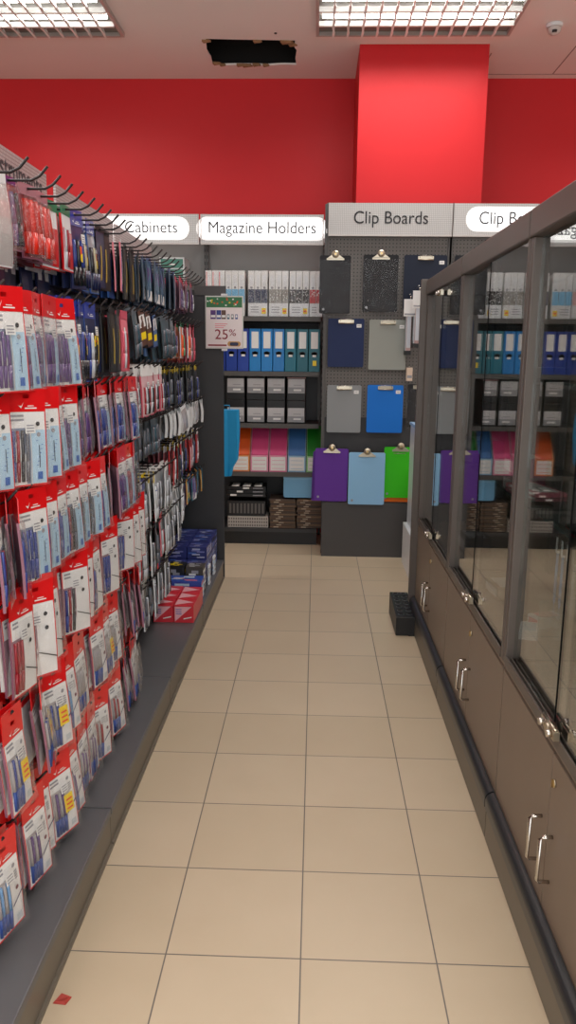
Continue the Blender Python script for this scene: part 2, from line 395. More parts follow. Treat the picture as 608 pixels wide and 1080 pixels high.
# ================================================================== BACK WALL: shelf bay and clip board bays
def header_sign(x0, x1, y, z0, z1, s, lit, label, tw, px=None, size=.12):
    t = thing('header_sign', label, 'sign', (x0, y, z0)); w_, h_ = x1-x0, z1-z0
    MB().box(0, w_, 0, .012, 0, h_, SIGNB if lit else SIGNG).build('mesh_face', t)
    fr = MB(); fr.box(0, w_, -.004, .016, -.012, 0, TFR).box(-.008, 0, -.004, .016, -.012, h_, TFR).box(w_, w_+.008, -.004, .016, -.012, h_, TFR); fr.build('frame', t)
    c = (w_/2 if px is None else px-x0)
    if lit:
        hw = tw/2+.07; m = MB(); m.prism(rrect(c-hw, c+hw, h_/2-.066, h_/2+.066, .062, 8), -.003, .0, emit('sign_glow', (255, 253, 250), SIGN_GLOW), 'y'); m.build('lit_panel', t)
        MB().prism(rrect(c-hw-.022, c+hw+.022, h_/2-.084, h_/2+.084, .08, 8), -.0016, -.0002, emit('sign_glow_edge', (255, 253, 250), .45), 'y').build('glow_halo', t)  # dim wider capsule added as the soft halo of the glow
        text(s, size, (c, -.0045, h_/2+.004), (PI/2, 0, 0), mat('lit_text', (48, 50, 56), .5), t, width=tw, ext=.0006)
    else:
        text(s, size, (c, -.002, h_/2+.004), (PI/2, 0, 0), DKTXT, t, width=tw, ext=.0006)
    return t
header_sign(-1.80, -.905, 6.14, 2.318, 2.522, 'File Cabinets', True, 'lit header sign reading File Cabinets, left end of the back wall', .58, -1.35)
header_sign(-.876, .028, 6.14, 2.318, 2.522, 'Magazine Holders', True, 'lit header sign reading Magazine Holders over the file shelves', .80)
header_sign(.076, .936, 5.84, 2.342, 2.552, 'Clip Boards', False, 'unlit header sign reading Clip Boards below the red column', .52)
header_sign(.946, 1.80, 5.84, 2.342, 2.552, 'Clip Boards', True, 'lit header sign reading Clip Boards right of the unlit one', .50)

def shelf_bay(x0, x1, label, shelves, yb=6.58, yf=6.14, back=BAYBACK):
    t = thing('shelf_bay', label, 'shelving', ((x0+x1)/2, yb, 0)); h = (x1-x0)/2; d = yf-yb
    MB().box(-h, h, -.02, 0, .13, 2.50, back).build('back_panel', t)
    if label.startswith('dark'): MB().box(-h+.03, h-.03, -.028, -.021, .13, 1.76, BLACK).build('lower_back_panel', t)
    for s in (-1, 1):
        u = MB(); u.box(s*h-.009, s*h+.009, -.05, -.021, 0, 2.50, SHELFG)
        for k in range(44): u.box(s*h-.004, s*h+.004, -.0515, -.05, .2+k*.05, .225+k*.05, BLACK)
        u.build('slotted_upright', t)
        b = MB().hexa([(s*h-.004, -.05, 2.36), (s*h-.004, d+.045, 2.33), (s*h+.004, d+.045, 2.33), (s*h+.004, -.05, 2.36)], [(s*h-.004, -.05, 2.42), (s*h-.004, d+.045, 2.35), (s*h+.004, d+.045, 2.35), (s*h+.004, -.05, 2.42)], WHITEP); b.build('sign_bracket', t)
    for z in shelves:
        MB().box(-h+.02, h-.02, d+.01, -.03, z-.028, z, DARKER, None).box(-h+.02, h-.02, d, d+.01, z-.034, z+.002, SHELFG).build('shelf', t)
    MB().box(-h+.02, h-.02, d-.0, -.03, .105, .135, DARKER).build('base_deck', t)
    MB().box(-h+.02, h-.02, d+.03, d+.05, 0, .105, BLACK).build('kick_plate', t)
    return t
shelf_bay(-.885, .045, 'dark steel shelf bay of files under the Magazine Holders sign', [1.785, 1.372, .972, .590])
shelf_bay(-1.815, -.905, 'grey steel bay under the File Cabinets sign', [1.6, 1.2, .8])

def box_obj_label(): pass
# row 1: white magazine files in wrapped threes (white upper half, coloured lower half)
def file_pack(x, n, z, low, label, deco=None, sticker=True, red_line=False, ww=.0497):
    t = thing('magazine_file_pack', label, 'magazine files', (x, 6.17, z), 0, 'wrapped magazine files on the top shelf')
    W_ = n*ww
    for i in range(n):
        m = MB(); a = i*ww+.001; b = (i+1)*ww-.0015
        m.hexa([(a, 0, 0), (b, 0, 0), (b, .24, 0), (a, .24, 0)], [(a, .0, .335), (b, 0, .335), (b, .24, .30), (a, .24, .30)], WHITE)
        m.box(a+.001, b-.001, -.0015, -.0002, .10, .20, low)
        if deco:
            for k in range(9): xx = a+.004+rnd.random()*(b-a-.014); zz = .105+rnd.random()*.08; m.box(xx, xx+.006, -.0025, -.0014, zz, zz+.008, deco)
        if red_line: m.box(a+.006, a+.011, -.0025, -.0014, .20, .325, REDC)
        m.box(a+.010, b-.010, -.0022, -.0002, .225, .305, WHITEP)
        m.lathe([(.009, -.003), (.009, -.0002)], GREYP, 12, ((a+b)/2, 0, .212), 'y')
        m.build('magazine_file', t)
    b = MB().box(.002, W_-.002, -.004, -.0026, .004, .098, WHITEP)
    for k in range(3): b.box(.02, W_*.55, -.0046, -.004, .03+k*.018, .036+k*.018, GREYP)
    b.build('label_card', t)
    if sticker: MB().box(W_-.045, W_-.012, -.0056, -.0042, .02, .062, YEL).box(W_-.04, W_-.017, -.0062, -.0056, .035, .047, ORG).build('price_sticker', t)
    MB().box(-.001, W_+.001, -.012, -.0115, -.0, .338, WRAP).box(-.001, W_+.001, -.012, .2, .3375, .338, WRAP).build('clear_wrap', t)
    return t
BK = mat('white_red_pattern', (214, 170, 170), .5)
file_pack(-.855, 3, 1.787, BK, 'three wrapped white magazine files with red lines, partly behind the price sign', None, False, True)
file_pack(-.703, 3, 1.787, mat('pale_blue_band', (120, 184, 222), .5), 'three wrapped magazine files with a light blue band', None, True)
file_pack(-.529, 3, 1.787, mat('navy_band', (50, 56, 84), .5), 'three wrapped magazine files with a navy band', GREYP)
file_pack(-.371, 3, 1.787, mat('grey_band', (150, 146, 140), .5), 'three wrapped magazine files with a grey band', WHITE)
file_pack(-.214, 3, 1.787, mat('black_band', (54, 48, 48), .5), 'three wrapped magazine files with a black speckled band', WHITE)
file_pack(-.062, 2, 1.787, mat('red_band', (190, 40, 46), .5), 'two wrapped magazine files with a red band, right end of top shelf', WHITE, False)

# row 2: lever arch files
def lever_file(x, z, m, wd, label, sticker=False, lowz=0):
    t = thing('lever_arch_file', label, 'file', (x, 6.17, z), 0, 'lever arch files on the second shelf')
    h = .322
    b = MB(); b.hexa([(.002, 0, 0), (wd-.002, 0, 0), (wd-.002, .26, 0), (.002, .26, 0)], [(.002, 0, h), (wd-.002, 0, h), (wd-.002, .26, h), (.002, .26, h)], m); o = b.build('case', t); addbevel(o, .003)
    MB().box(wd*.2, wd*.8, -.002, -.0002, .175, .300, WHITE).build('spine_label', t)
    MB().lathe([(.018, -.003), (.018, -.0005), (.010, -.0005)], BLACK, 16, (wd/2, 0, .135), 'y').box(wd/2-.022, wd/2+.022, -.003, -.0004, .128, .148, BLACK).build('finger_hole', t)
    MB().box(wd/2-.014, wd/2+.014, -.005, -.0032, .112, .128, WHITE).build('slot_tag', t)
    if sticker: MB().box(wd/2-.012, wd/2+.018, -.006, -.004, .045, .085, YEL).build('price_sticker', t)
    return t
LB = [('royal blue', (28, 60, 150)), ('royal blue', (30, 62, 154)), ('royal blue', (30, 64, 160)), ('bright sky blue', (22, 128, 200)), ('bright sky blue', (24, 130, 204)), ('bright sky blue', (24, 124, 196)), ('teal', (12, 112, 134)), ('dark teal', (10, 100, 116)), ('dark teal', (8, 104, 120))]
LL = ['royal blue lever arch file just right of the price sign, first of three', 'royal blue lever arch file, middle of the three royal blue ones', 'royal blue lever arch file next to the sky blue ones',
      'sky blue lever arch file next to the royal blue ones', 'middle one of the three sky blue lever arch files', 'sky blue lever arch file next to the teal ones', 'lighter teal lever arch file beside the sky blue ones', 'dark teal lever arch file, second from the right end', 'dark teal lever arch file with yellow sticker at the right end']
for i, (nm, c) in enumerate(LB):
    lever_file(-.795+i*.0915, 1.374, mat('lever_'+str(i), c, .4), .0905, LL[i], i == 8)

# row 3: black magazine boxes, grey labels, two tiers
GL = mat('grey_label', (196, 196, 198), .5); GL2 = mat('grey_label_low', (150, 152, 156), .5)
def drawer_box(x, z, label, light=False):
    t = thing('storage_box', label, 'storage box', (x, 6.18, z), 0, 'black storage boxes on the third shelf')
    m = MB(); m.box(0, .142, 0, .30, 0, .178, BLACK); o = m.build('case', t); addbevel(o, .003)
    l = MB(); q = -.0 if z > 1.1 else -.045; l.box(.006, .136, -.003, -.0004, .055+q, .165+q, GL).box(.008, .134, -.004, -.003, .058+q, .100+q, GL2).box(.05, .11, -.0048, -.004, .072+q, .086+q, WHITE).box(.05, .11, -.0048, -.003, .115+q, .12+q, GREYP)
    if light: l.box(-.002, .144, -.0025, -.0005, .169, .177, mat('rose_edge', (190, 150, 150), .5))
    l.build('front_label', t)
bi = ['left', 'second', 'third', 'right']
for i in range(4):
    drawer_box(-.698+i*.158, .974, f'black box with grey label, {bi[i]} one of the lower tier' if i else 'black box with grey label, left end of the lower tier', False)
    drawer_box(-.698+i*.158, 1.1535, f'black box with grey label, {bi[i]} one of the upper tier' if i else 'black box with grey label, left end of the upper tier', i == 3)
o = MB()
for k in range(0): o.hexa([(0+k*.003, 0, k*.007), (.27-k*.004, .0, k*.007), (.26, .2, k*.007), (.01, .2, k*.007)], [(0+k*.003, .004, k*.007+.006), (.27-k*.004, .003, k*.007+.006), (.26, .2, k*.007+.006), (.01, .2, k*.007+.006)], [WHITE, PINKL, REDC2, WHITEP][k])
# upper tier tops at 1.36, so the packs rest in front of the shelf edge on the right box
tag(o.build('wrapped_packs', None, (-.22, 6.30, .9)), 'wrapped red and white packs', 'packs') if False else None

# row 4: coloured magazine holders, sloping scoop over a front label
def mag_holder(x, m, mi_, edge, label):
    t = thing('magazine_holder', label, 'magazine holder', (x, 6.15, .592), 0, 'coloured magazine holders on the fourth shelf')
    W_, D_, Ht = .140, .25, .345; th = .003
    side = [(0, 0), (0, .13), (D_*.62, Ht), (D_, Ht), (D_, 0)]
    b = MB()
    b.prism(side, 0, th, edge, 'x'); b.prism(side, W_-th, W_, edge, 'x')
    b.box(th, W_-th, D_-th, D_, 0, Ht, mi_); b.box(th, W_-th, 0, D_-th, 0, th, mi_); b.box(th, W_-th, 0, th, th, .13, edge); b.build('case', t)
    # files inside fill it with the holder's own sheet
    for k in range(1): MB().hexa([(th+.002, .02, .006), (W_-th-.002, .02, .006), (W_-th-.002, .24, .006), (th+.002, .24, .006)], [(th+.002, .02, .135), (W_-th-.002, .02, .135), (W_-th-.002, .17, .34), (th+.002, .17, .34)], m).build('folded_insert', t)
    l = MB().box(.012, W_-.012, -.0015, -.0002, .012, .118, WHITE)
    for k in range(3): l.box(.022, W_-.022, -.0022, -.0015, .026+k*.032, .029+k*.032, edge)
    l.build('front_label', t)
    return t
for i, (nm, c, e) in enumerate((('orange', (214, 84, 16), (226, 150, 90)), ('pink', (206, 66, 122), (226, 150, 176)), ('pink', (212, 66, 116), (226, 150, 176)), ('blue', (58, 110, 170), (150, 188, 214)), ('green', (20, 130, 30), (150, 200, 140)))):
    lb = {0: 'orange magazine holder half hidden by the blue bag', 1: 'pink magazine holder beside the orange one', 2: 'pink magazine holder beside the blue one', 3: 'blue magazine holder between pink and green ones', 4: 'green magazine holder at the right end of the shelf'}[i]
    mag_holder(-.655+i*.1475, mat('holder_'+nm, c, .45), mat('holder_in_'+nm, c, .5), mat('holder_edge_'+nm, e, .45), lb)
# row 5 and deck
t = thing('storage_box', 'light blue rounded storage box below the blue magazine holder', 'storage box', (-.245, 6.16, .386))
m = MB().prism(rrect(0, .30, 0, .155, .018, 5), 0, .22, mat('box_light_blue', (112, 172, 212), .35), 'y'); m.build('body', t)
m = MB().prism(rrect(-.002, .302, .148, .166, .008, 3), -.003, .223, mat('lid_light_blue', (134, 190, 226), .35), 'y'); m.build('lid', t)
# stack of brown board files under it
t0x = -.355
KB = [mat('brown_board_'+str(i), c, .6, var=.15, bscale=40) for i, c in enumerate(((96, 74, 56), (80, 66, 58), (120, 96, 74), (66, 56, 52)))]
gb = 0
for col, (x, n) in enumerate(((-.352, 14), (-.135, 14))):
    for k in range(n):
        z = .138+k*.0168; dx = rnd.uniform(-.006, .006)
        m = MB().box(0, .205, 0, .23, 0, .0152, KB[(k+col) % 4]).box(.002, .203, -.001, 0, .004, .006, KB[2]).box(.03+.02*(k % 3), .07+.02*(k % 3), -.0015, -.0002, .003, .012, mat('pale_board', (176, 160, 140), .5))
        tag(m.build('flat_board_pack', None, (x+dx, 6.15+rnd.uniform(0, .012), z)), f'brown flat file pack, {NUM[13-k]} from the top of the {"left" if col == 0 else "right"} brown stack', 'file pack', f'brown flat packs in the {"left" if col == 0 else "right"} stack')
# black ring binders lying flat and in a slotted stack on the left
for k in range(3):
    m = MB().box(0, .30, 0, .22, 0, .026, BLACK).box(.02+.05*k, .07+.05*k, -.0015, -.0002, .006, .02, WHITE).box(.2, .28, -.0015, -.0002, .008, .016, GREYP)
    tag(m.build('black_box_file', None, (-.69, 6.16+.01*k, .386+k*.027)), f'flat black file lying on the bottom shelf at left, {["lowest", "middle", "top"][k]} of three', 'file', 'flat black files at the left of the bottom shelf')
t = thing('divider_rack', 'black slotted rack of dividers under the flat black files', 'rack', (-.69, 6.16, .232))
m = MB().box(0, .30, .0, .2, 0, .12, BLACK)
for k in range(10): m.box(.012+k*.029, .028+k*.029, -.003, -.0003, .02, .10, mat('slot_grey', (96, 92, 90), .5))
m.build('body', t)
t = thing('patterned_box', 'long grey and white dotted box on the bottom deck at left', 'box', (-.69, 6.155, .138))
m = MB().box(0, .325, 0, .2, 0, .09, mat('dot_ground', (176, 170, 164), .5))
for r in range(3):
    for k in range(17): m.box(.006+k*.0188, .016+k*.0188, -.0015, -.0003, .01+r*.027, .024+r*.027, mat('dot_dark', (92, 84, 82), .5))
m.build('body', t)
t = thing('brochure_stack', 'loose white tipped papers fanned on the flat black files', 'papers', (-.66, 6.17, .469))
for k in range(3): MB().hexa([(k*.09, 0, 0), (k*.09+.06, 0, 0), (k*.09+.06, .15, 0), (k*.09, .15, 0)], [(k*.09, 0, .004), (k*.09+.06, 0, .012), (k*.09+.06, .15, .004), (k*.09, .15, .004)], WHITE).build('sheet', t)

# file cabinet box seen over the packs, left bay
t = thing('drawer_unit', 'small white and green drawer unit on the left bay, behind the packs', 'drawer unit', (-1.20, 6.2, 1.602+.378))
MB().box(-.01, .18, -.0, .25, 0, .24, WHITEP).build('case', t)
for k in range(3): MB().box(0, .17, -.006, -.0005, .01+k*.076, .075+k*.076, mat('drawer_green', (60, 120, 104), .4)).box(.06, .11, -.012, -.006, .03+k*.076, .04+k*.076, WHITE).build('drawer', t)
t = thing('carton', 'plain pale carton under the small drawer unit', 'carton', (-1.30, 6.2, 1.602))
MB().box(0, .36, 0, .28, 0, .376, mat('pale_carton', (170, 164, 156), .6)).build('body', t)

# ---- clip board bays (pegboard)
def peg_bay(x0, x1, label):
    t = thing('pegboard_bay', label, 'display wall', ((x0+x1)/2, 5.91, 0)); h = (x1-x0)/2
    MB().box(-h, h, -.02, 0, 1.05, 2.56, PEGH).build('pegboard', t)
    MB().box(-h, h, -.012, 0, .0, 1.05, DARKER).build('lower_panel', t)
    MB().box(-h+.004, h-.004, -.1, -.013, 0, .42, DARK).build('base_box', t)
    for s in (-1, 1):
        u = MB().box(s*h-.012, s*h+.012, -.035, -.0205, .42, 2.55, SHELFG); u.build('slotted_upright', t)
        MB().box(s*h-.004, s*h+.004, -.052, -.036, 2.35, 2.38, WHITEP).build('sign_bracket', t)
peg_bay(.056, .935, 'grey pegboard bay hung with clipboards under the red column')
peg_bay(.945, 1.80, 'grey pegboard bay behind the glass cabinets')
def clipboard(x0, x1, z0, z1, y, c, label, clip='flat', wrap=False, tilt=0., sticker=True, clipm=None, gp='clipboards on the pegboard'):
    m_ = mat('board_'+'_'.join(map(str, c)), c, .5, spec=.25)
    wd, hh = x1-x0, z1-z0
    t = thing('clipboard', label, 'clipboard', ((x0+x1)/2, y, z1), 0, gp); t.rotation_euler = (0, tilt, 0)
    b = MB(); b.prism(rrect(-wd/2, wd/2, -hh, 0, .012, 4), 0, .004, m_, 'y'); b.build('board', t)
    # clip: base plate, sprung lever and its curled grip
    c_ = MB(); cz = -.018
    if clip == 'flat':
        cw = .055
        c_.box(-cw, cw, -.007, -.0005, cz-.016, cz+.010, NICKEL); c_.tube([(-cw, -.009, cz-.014), (cw, -.009, cz-.014)], .004, NICKEL, 8)
        c_.build('clip', t)
        MB().tube([(-cw+.012, -.009, cz), (-cw+.012, -.016, cz+.014), (cw-.012, -.016, cz+.014), (cw-.012, -.009, cz)], .0025, CHROME, 6).build('clip_lever', t)
    else:
        cw = .062
        c_.box(-cw, cw, -.008, -.0005, cz-.014, cz-.002, NICKEL); c_.prism([(-cw*.9, cz), (cw*.9, cz), (cw*.35, cz+.024), (-cw*.35, cz+.024)], -.012, -.001, NICKEL, 'y'); c_.build('clip', t)
        MB().lathe([(.004, -.016), (.024, -.016), (.026, -.011), (.024, -.008)], NICKEL, 20, (0, 0, cz+.026), 'y').lathe([(.008, -.019), (.008, -.016)], BRASS, 12, (0, 0, cz+.026), 'y').build('clip_lever', t)
    if sticker: MB().box(wd/2-.055, wd/2-.02, -.0015, -.0002, -.062, -.038, WHITE).box(wd/2-.05, wd/2-.028, -.002, -.0015, -.052, -.048, GREYP).build('price_label', t)
    if not sticker: MB().lathe([(.009, -.001), (.009, -.0002)], GREYP, 12, (-wd/2+.03, 0, -hh+.03), 'y').build('round_mark', t)
    if wrap:
        n, k = 9, 13; mb = MB(); pr = {}
        for i in range(n):
            for j in range(k):
                pr[i, j] = (-wd/2-.008+(wd+.016)*i/(n-1)+rnd.uniform(-.003, .003), -.016-rnd.uniform(0, .010), -.03-(hh+.0)*j/(k-1)+(.02 if j == k-1 else 0)*rnd.random())
        for i in range(n-1):
            for j in range(k-1): mb.face([pr[i, j], pr[i, j+1], pr[i+1, j+1], pr[i+1, j]], WRAP, True)
        mb.build('plastic_wrap', t)
    # wall hook behind
    MB().tube([(0, .004, -.008), (0, .035, -.008)], .002, CHROME, 6).build('hanging_hook', t)
    return t
Yc = 5.845
clipboard(-.0+.012, .232, 1.795, 2.195, Yc-.03, (26, 26, 30), 'black clipboard in clear plastic wrap, top left of the pegboard', 'round', True, sticker=False)
clipboard(.322, .572, 1.812, 2.205, Yc, (28, 28, 32), 'black clipboard in crinkled plastic wrap, second from the left in top row', 'round', True, sticker=False)
clipboard(.612, .915, 1.83, 2.205, Yc, (26, 34, 52), 'dark navy clipboard with white label, top row beside the glass cabinet', 'flat')
clipboard(.968, 1.26, 1.80, 2.205, Yc, (22, 26, 34), 'near black clipboard on the bay behind the glass cabinet', 'flat')
clipboard(.080, .341, 1.418, 1.762, Yc, (30, 44, 84), 'navy blue clipboard in the second row of the pegboard', 'flat')
clipboard(.378, .650, 1.402, 1.758, Yc, (148, 152, 146), 'light grey clipboard in the second row of the pegboard', 'flat')
clipboard(.083, .334, .940, 1.288, Yc, (140, 144, 146), 'mid grey clipboard in the third row of the pegboard', 'flat')
clipboard(.378, .641, .943, 1.292, Yc, (22, 112, 206), 'bright blue clipboard in the third row of the pegboard', 'flat')
clipboard(.004, .249, .432, .826, Yc-.055, (98, 52, 150), 'purple clipboard with round clip, bottom row left', 'round', tilt=.015, sticker=False)
clipboard(-.012, .20, .425, .80, Yc-.035, (86, 44, 132), 'purple clipboard hanging just behind the front purple one', 'flat', tilt=.03, sticker=False)
clipboard(.252, .520, .412, .802, Yc-.07, (142, 190, 226), 'pale blue clipboard with round clip, bottom row middle', 'round', sticker=False)
clipboard(.514, .754, .462, .842, Yc-.04, (60, 196, 28), 'lime green clipboard with round clip, bottom row', 'round', sticker=False)
clipboard(.505, .745, .428, .80, Yc-.025, (226, 110, 30), 'orange clipboard mostly hidden behind the lime green one', 'flat', sticker=False)
# third row right: black mesh pocket in wrap
clipboard(.672, .86, .985, 1.30, Yc, (34, 34, 36), 'black clipboard in plastic wrap beside the bright blue one', 'flat', True, sticker=False)

# hanging white rods with tags (partly behind the cabinet end)
def rod_hook(x, z, ln, label, low):
    t = thing('hanging_strip', label, 'hanging strip', (x, 5.89, z), 0, 'white strips hanging beside the glass cabinet end')
    MB().tube([(0, 0, 0), (0, -ln, 0), (0, -ln-.03, .03)], .004, CHROME, 6).tube([(0, 0, .05), (0, -ln+.02, .05)], .003, CHROME, 6).build('hook', t)
    MB().box(-.046, .046, -ln-.035, -ln-.032, -.105, .012, WHITE).box(-.040, .040, -ln-.0365, -ln-.035, -.095, -.085, GREYP).build('price_tag', t)
    for k in range(3):
        d = -ln*(.4+.25*k); m = MB().box(-.016, .016, d, d+.012, -low, -.012, [mat('smoke_sleeve', (128, 132, 138), .3), WHITEP, mat('rose_sleeve', (190, 160, 158), .4)][k]).box(-.014, .014, d-.001, d, -low+.02, -.10, mat('sleeve_print', (200, 206, 214), .3))
        m.build('sleeve', t)
    MB().box(-.02, .02, -ln*.92, -ln*.3, -low-.03, -low-.001, BLACK).build('black_foot', t)
for k, (x, z) in enumerate(((.652, 1.88), (.70, 1.93), (.755, 1.96))):
    rod_hook(x, z, .16+.10*k, ['white strip with square price tag, nearest the pegboard of three', 'middle one of three white strips beside the cabinet end', 'white strip hanging furthest forward beside the cabinet end'][k], .34)
t = thing('small_box', 'small cream box hanging above the blue clipboard corner', 'box', (.655, 5.80, 1.325))
MB().box(0, .042, 0, .05, 0, .095, mat('cream_box', (222, 200, 180), .5)).box(.004, .038, -.001, 0, .02, .04, GREYP).build('body', t); MB().tube([(.02, .09, .09), (.02, .02, .105)], .002, CHROME, 6).build('hook', t)
# white display cabinet behind the glass cabinets
t = thing('white_display_stand', 'white display stand standing between the glass cabinets and the pegboard', 'display stand', (.66, 4.45, 0))
MB().box(.0, .40, 0, 1.25, 0.0, .30, WHITEP).build('base', t)
MB().box(.025, .045, .02, 1.23, .301, 1.02, mat('frosted_panel', (206, 212, 218), .3)).build('side_panel', t)
MB().box(.05, .36, .04, 1.20, .301, .70, mat('stand_core', (150, 156, 164), .5)).build('core', t)
MB().box(.018, .05, .02, 1.23, 1.021, 1.04, mat('pale_blue_rail', (150, 184, 214), .4)).build('top_rail', t)
# black pen stand on the floor
t = thing('pen_stand', 'black slanted pen test stand with round holes on the floor', 'pen stand', (.4585, 4.10, 0))
b = MB(); b.prism([(0, 0), (.40, 0), (.40, .128), (0, .107)], 0, .105, BLACK, 'x'); o = b.build('body', t); addbevel(o, .004)
for r in range(2):
    for k in range(7):
        y = .035+k*.055; z = .107+y*.0525+.0008
        MB().lathe([(.015, 0), (.017, .002), (.013, .003)], mat('hole_rim', (84, 88, 90), .3), 14, (.03+r*.046, y, z)).lathe([(.0125, .0031), (.0125, .0036)], mat('hole_dark', (6, 6, 6), .8), 14, (.03+r*.046, y, z)).build('pen_hole', t)
MB().box(.07, .12, -.004, .40, 0, .012, BLACK).build('foot', t)

# ================================================================== GLASS CABINETS, right of the aisle
XF = .585; DEP = .46; ZB, ZG, ZT = .135, .575, 1.895
def cabinet(ya, yb, label, far=False, near=False):
    t = thing('glass_display_cabinet', label, 'display cabinet', (XF, ya, 0)); L_ = yb-ya; g = .0015
    xb = DEP
    b = MB()                                     # lower carcass
    b.box(.022, xb, g, L_-g, ZB, ZB+.018, CABM).box(.022, xb, g, .02, ZB+.018, ZG, CABM).box(.022, xb, L_-.02, L_-g, ZB+.018, ZG, CABM)
    b.box(.005, xb, g, L_-g, ZG, ZG+.022, CABM).box(xb-.012, xb, g, L_-g, ZB+.018, ZG, CABM)
    b.build('carcass', t)
    MB().box(xb-.012, xb, .0, L_, ZG+.022, ZT-.07, CABM).build('back_panel', t)
    o = MB().box(-.010, xb, g, L_-g, ZT-.075, ZT, CABF).build('top_frame', t); addbevel(o, .005)
    # posts, two profiles side by side on each unit
    for y0, nm in ((.0015, 'post'), (L_-.030, 'post')):
        o = MB().box(-.004, .030, y0, y0+.0285, ZG+.022, ZT-.075, CABF).build(nm, t); addbevel(o, .003)
        MB().box(xb-.04, xb-.013, y0, y0+.0285, ZG+.022, ZT-.075, CABF).build(nm, t)
    # sliding track
    tr = MB(); tr.box(-.006, .036, .031, L_-.031, ZG+.0225, ZG+.034, CABF).box(-.006, -.001, .031, L_-.031, ZG+.034, ZG+.05, CABF).box(.011, .014, .031, L_-.031, ZG+.034, ZG+.046, CABF).box(.028, .031, .031, L_-.031, ZG+.034, ZG+.046, CABF)
    tr.build('sliding_track', t)
    m_ = L_/2
    for k, (y0, y1, x) in enumerate(((.031, m_+.018, .003), (m_-.018, L_-.031, .018))):
        d = MB().box(x, x+.005, y0, y1, ZG+.035, ZT-.078, GLASS).build('glass_door', t)
        ye = y1 if k == 0 else y0
        MB().box(x-.0012, x+.0062, ye-.003, ye+.003, ZG+.036, ZT-.079, mat('edge_dark', (14, 15, 15), .8, spec=.1)).build('door_edge', d)
    # locks on the glass where the doors overlap
    for z in (ZG+.062,)+((ZT-.105,) if far else ()):
        lk = MB(); lk.lathe([(.012, -.022), (.012, .0)], BRASS if z > 1 else NICKEL, 16, (0, 0, 0), 'x').box(-.018, -.004, -.052, -.012, -.011, .011, NICKEL).box(-.018, -.004, .012, .050, -.011, .011, CHROME).lathe([(.009, -.030), (.009, -.018)], CHROME, 14, (0, -.032, 0), 'x').lathe([(.009, -.030), (.009, -.018)], CHROME, 14, (0, .03, 0), 'x').tube([(-.012, -.05, .012), (-.012, .05, .012)], .004, NICKEL)
        lk.build('glass_lock', t, (-.002, m_, z))
    # lower doors
    for k, (y0, y1) in enumerate(((.004, m_-.002), (m_+.002, L_-.004))):
        d = MB().box(0, .018, y0, y1, ZB+.006, ZG-.004, CABM).build('door', t); addbevel(d, .0015)
        yh = m_-.045 if k == 0 else m_+.045
        MB().tube([(0, yh, .375), (-.024, yh, .375), (-.030, yh, .369), (-.030, yh, .261), (-.024, yh, .255), (0, yh, .255)], .0048, CHROME, 10).build('handle', d)
        if k == 0: MB().lathe([(.010, -.004), (.010, -.0005)], NICKEL, 16, (0, m_-.03, .508), 'x').box(-.009, -.004, m_-.032, m_-.028, .498, .518, BRASS).build('key_lock', d)
    # glass shelves on brackets
    for z in (1.055, 1.43):
        s_ = MB().box(.06, xb-.02, .035, L_-.035, z, z+.006, SHELFGL).build('glass_shelf', t)
        MB().box(.0592, .0606, .035, L_-.035, z-.0002, z+.0062, GLEDGE).build('shelf_edge', s_)
        for yy in (.06, L_-.06): MB().hexa([(.08, yy-.003, z-.012), (xb-.02, yy-.003, z-.05), (xb-.02, yy+.003, z-.05), (.08, yy+.003, z-.012)], [(.08, yy-.003, z-.001), (xb-.02, yy-.003, z-.001), (xb-.02, yy+.003, z-.001), (.08, yy+.003, z-.001)], CABF).build('shelf_bracket', t)
    # base: brown plinth and the black rounded bumper
    MB().box(-.024, xb, g, L_-g, .001, .105, PLINTH).build('plinth', t)
    bp = MB(); n = 8; arc = [(-.004+0, ZB-.001)]
    prof = [(xb-.05, .106), (xb-.05, ZB-.001), (.0, ZB-.001), (-.002, .160)]+[(-.002-.028*math.sin(PI/2*k/n), .132+.028*math.cos(PI/2*k/n)) for k in range(1, n+1)]+[(-.030, .106)]
    bp.prism(prof, g, L_-g, mat('bumper_black', (40, 42, 44), .32), 'y'); bp.build('bumper', t)
    return t
cabinet(1.245, 2.268, 'glass display cabinet nearest the camera, at the right picture edge')
cabinet(2.272, 3.295, 'middle glass display cabinet of the row, above the pair of handles at mid height')
cabinet(3.299, 4.322, 'farthest glass display cabinet of the row, with brass lock at its top', far=True)
t = thing('cabinet_end_panel', 'narrow taupe end panel closing the far end of the glass cabinets', 'panel', (.548, 4.326, 0))
o = MB().box(0, .49, 0, .026, 0.001, 1.90, CABF).build('panel', t); addbevel(o, .002)
MB().box(.004, .48, -.0012, -.0002, .0015, .09, BLACKM).build('kick_strip', t) if False else None

# things inside the cabinets
def stylus(x, y, z, c, label):
    t = thing('stylus', label, 'pen', (x, y, z), 0, 'pens on display behind the glass')
    MB().tube([(0, 0, .012), (0, .0, .15)], .0042, c, 10, r2=.0036).tube([(0, 0, 0), (0, 0, .012)], .001, c, 8, r2=.004).build('barrel', t)
    MB().box(-.005, -.0042, -.007, .007, .152, .196, WHITEP).box(-.0045, .0045, -.0045, .0045, .15, .155, WHITEP).build('cap_card', t)
for x, (yc, y0) in zip((.70,), ((0, 1.95),)):
    t = thing('pen_holder', 'clear acrylic pen stand behind the glass of the nearest cabinet', 'pen holder', (.69, 2.00, .599))
    MB().box(-.03, .03, 0, .21, .0, .012, clear_mat('acrylic', (220, 235, 235), .06, .02, .04)).box(-.03, .03, 0, .21, .205, .211, MC['acrylic']).box(.026, .030, 0, .21, .012, .205, MC['acrylic']).box(-.03, -.026, 0, .21, .012, .205, MC['acrylic']).build('stand', t)
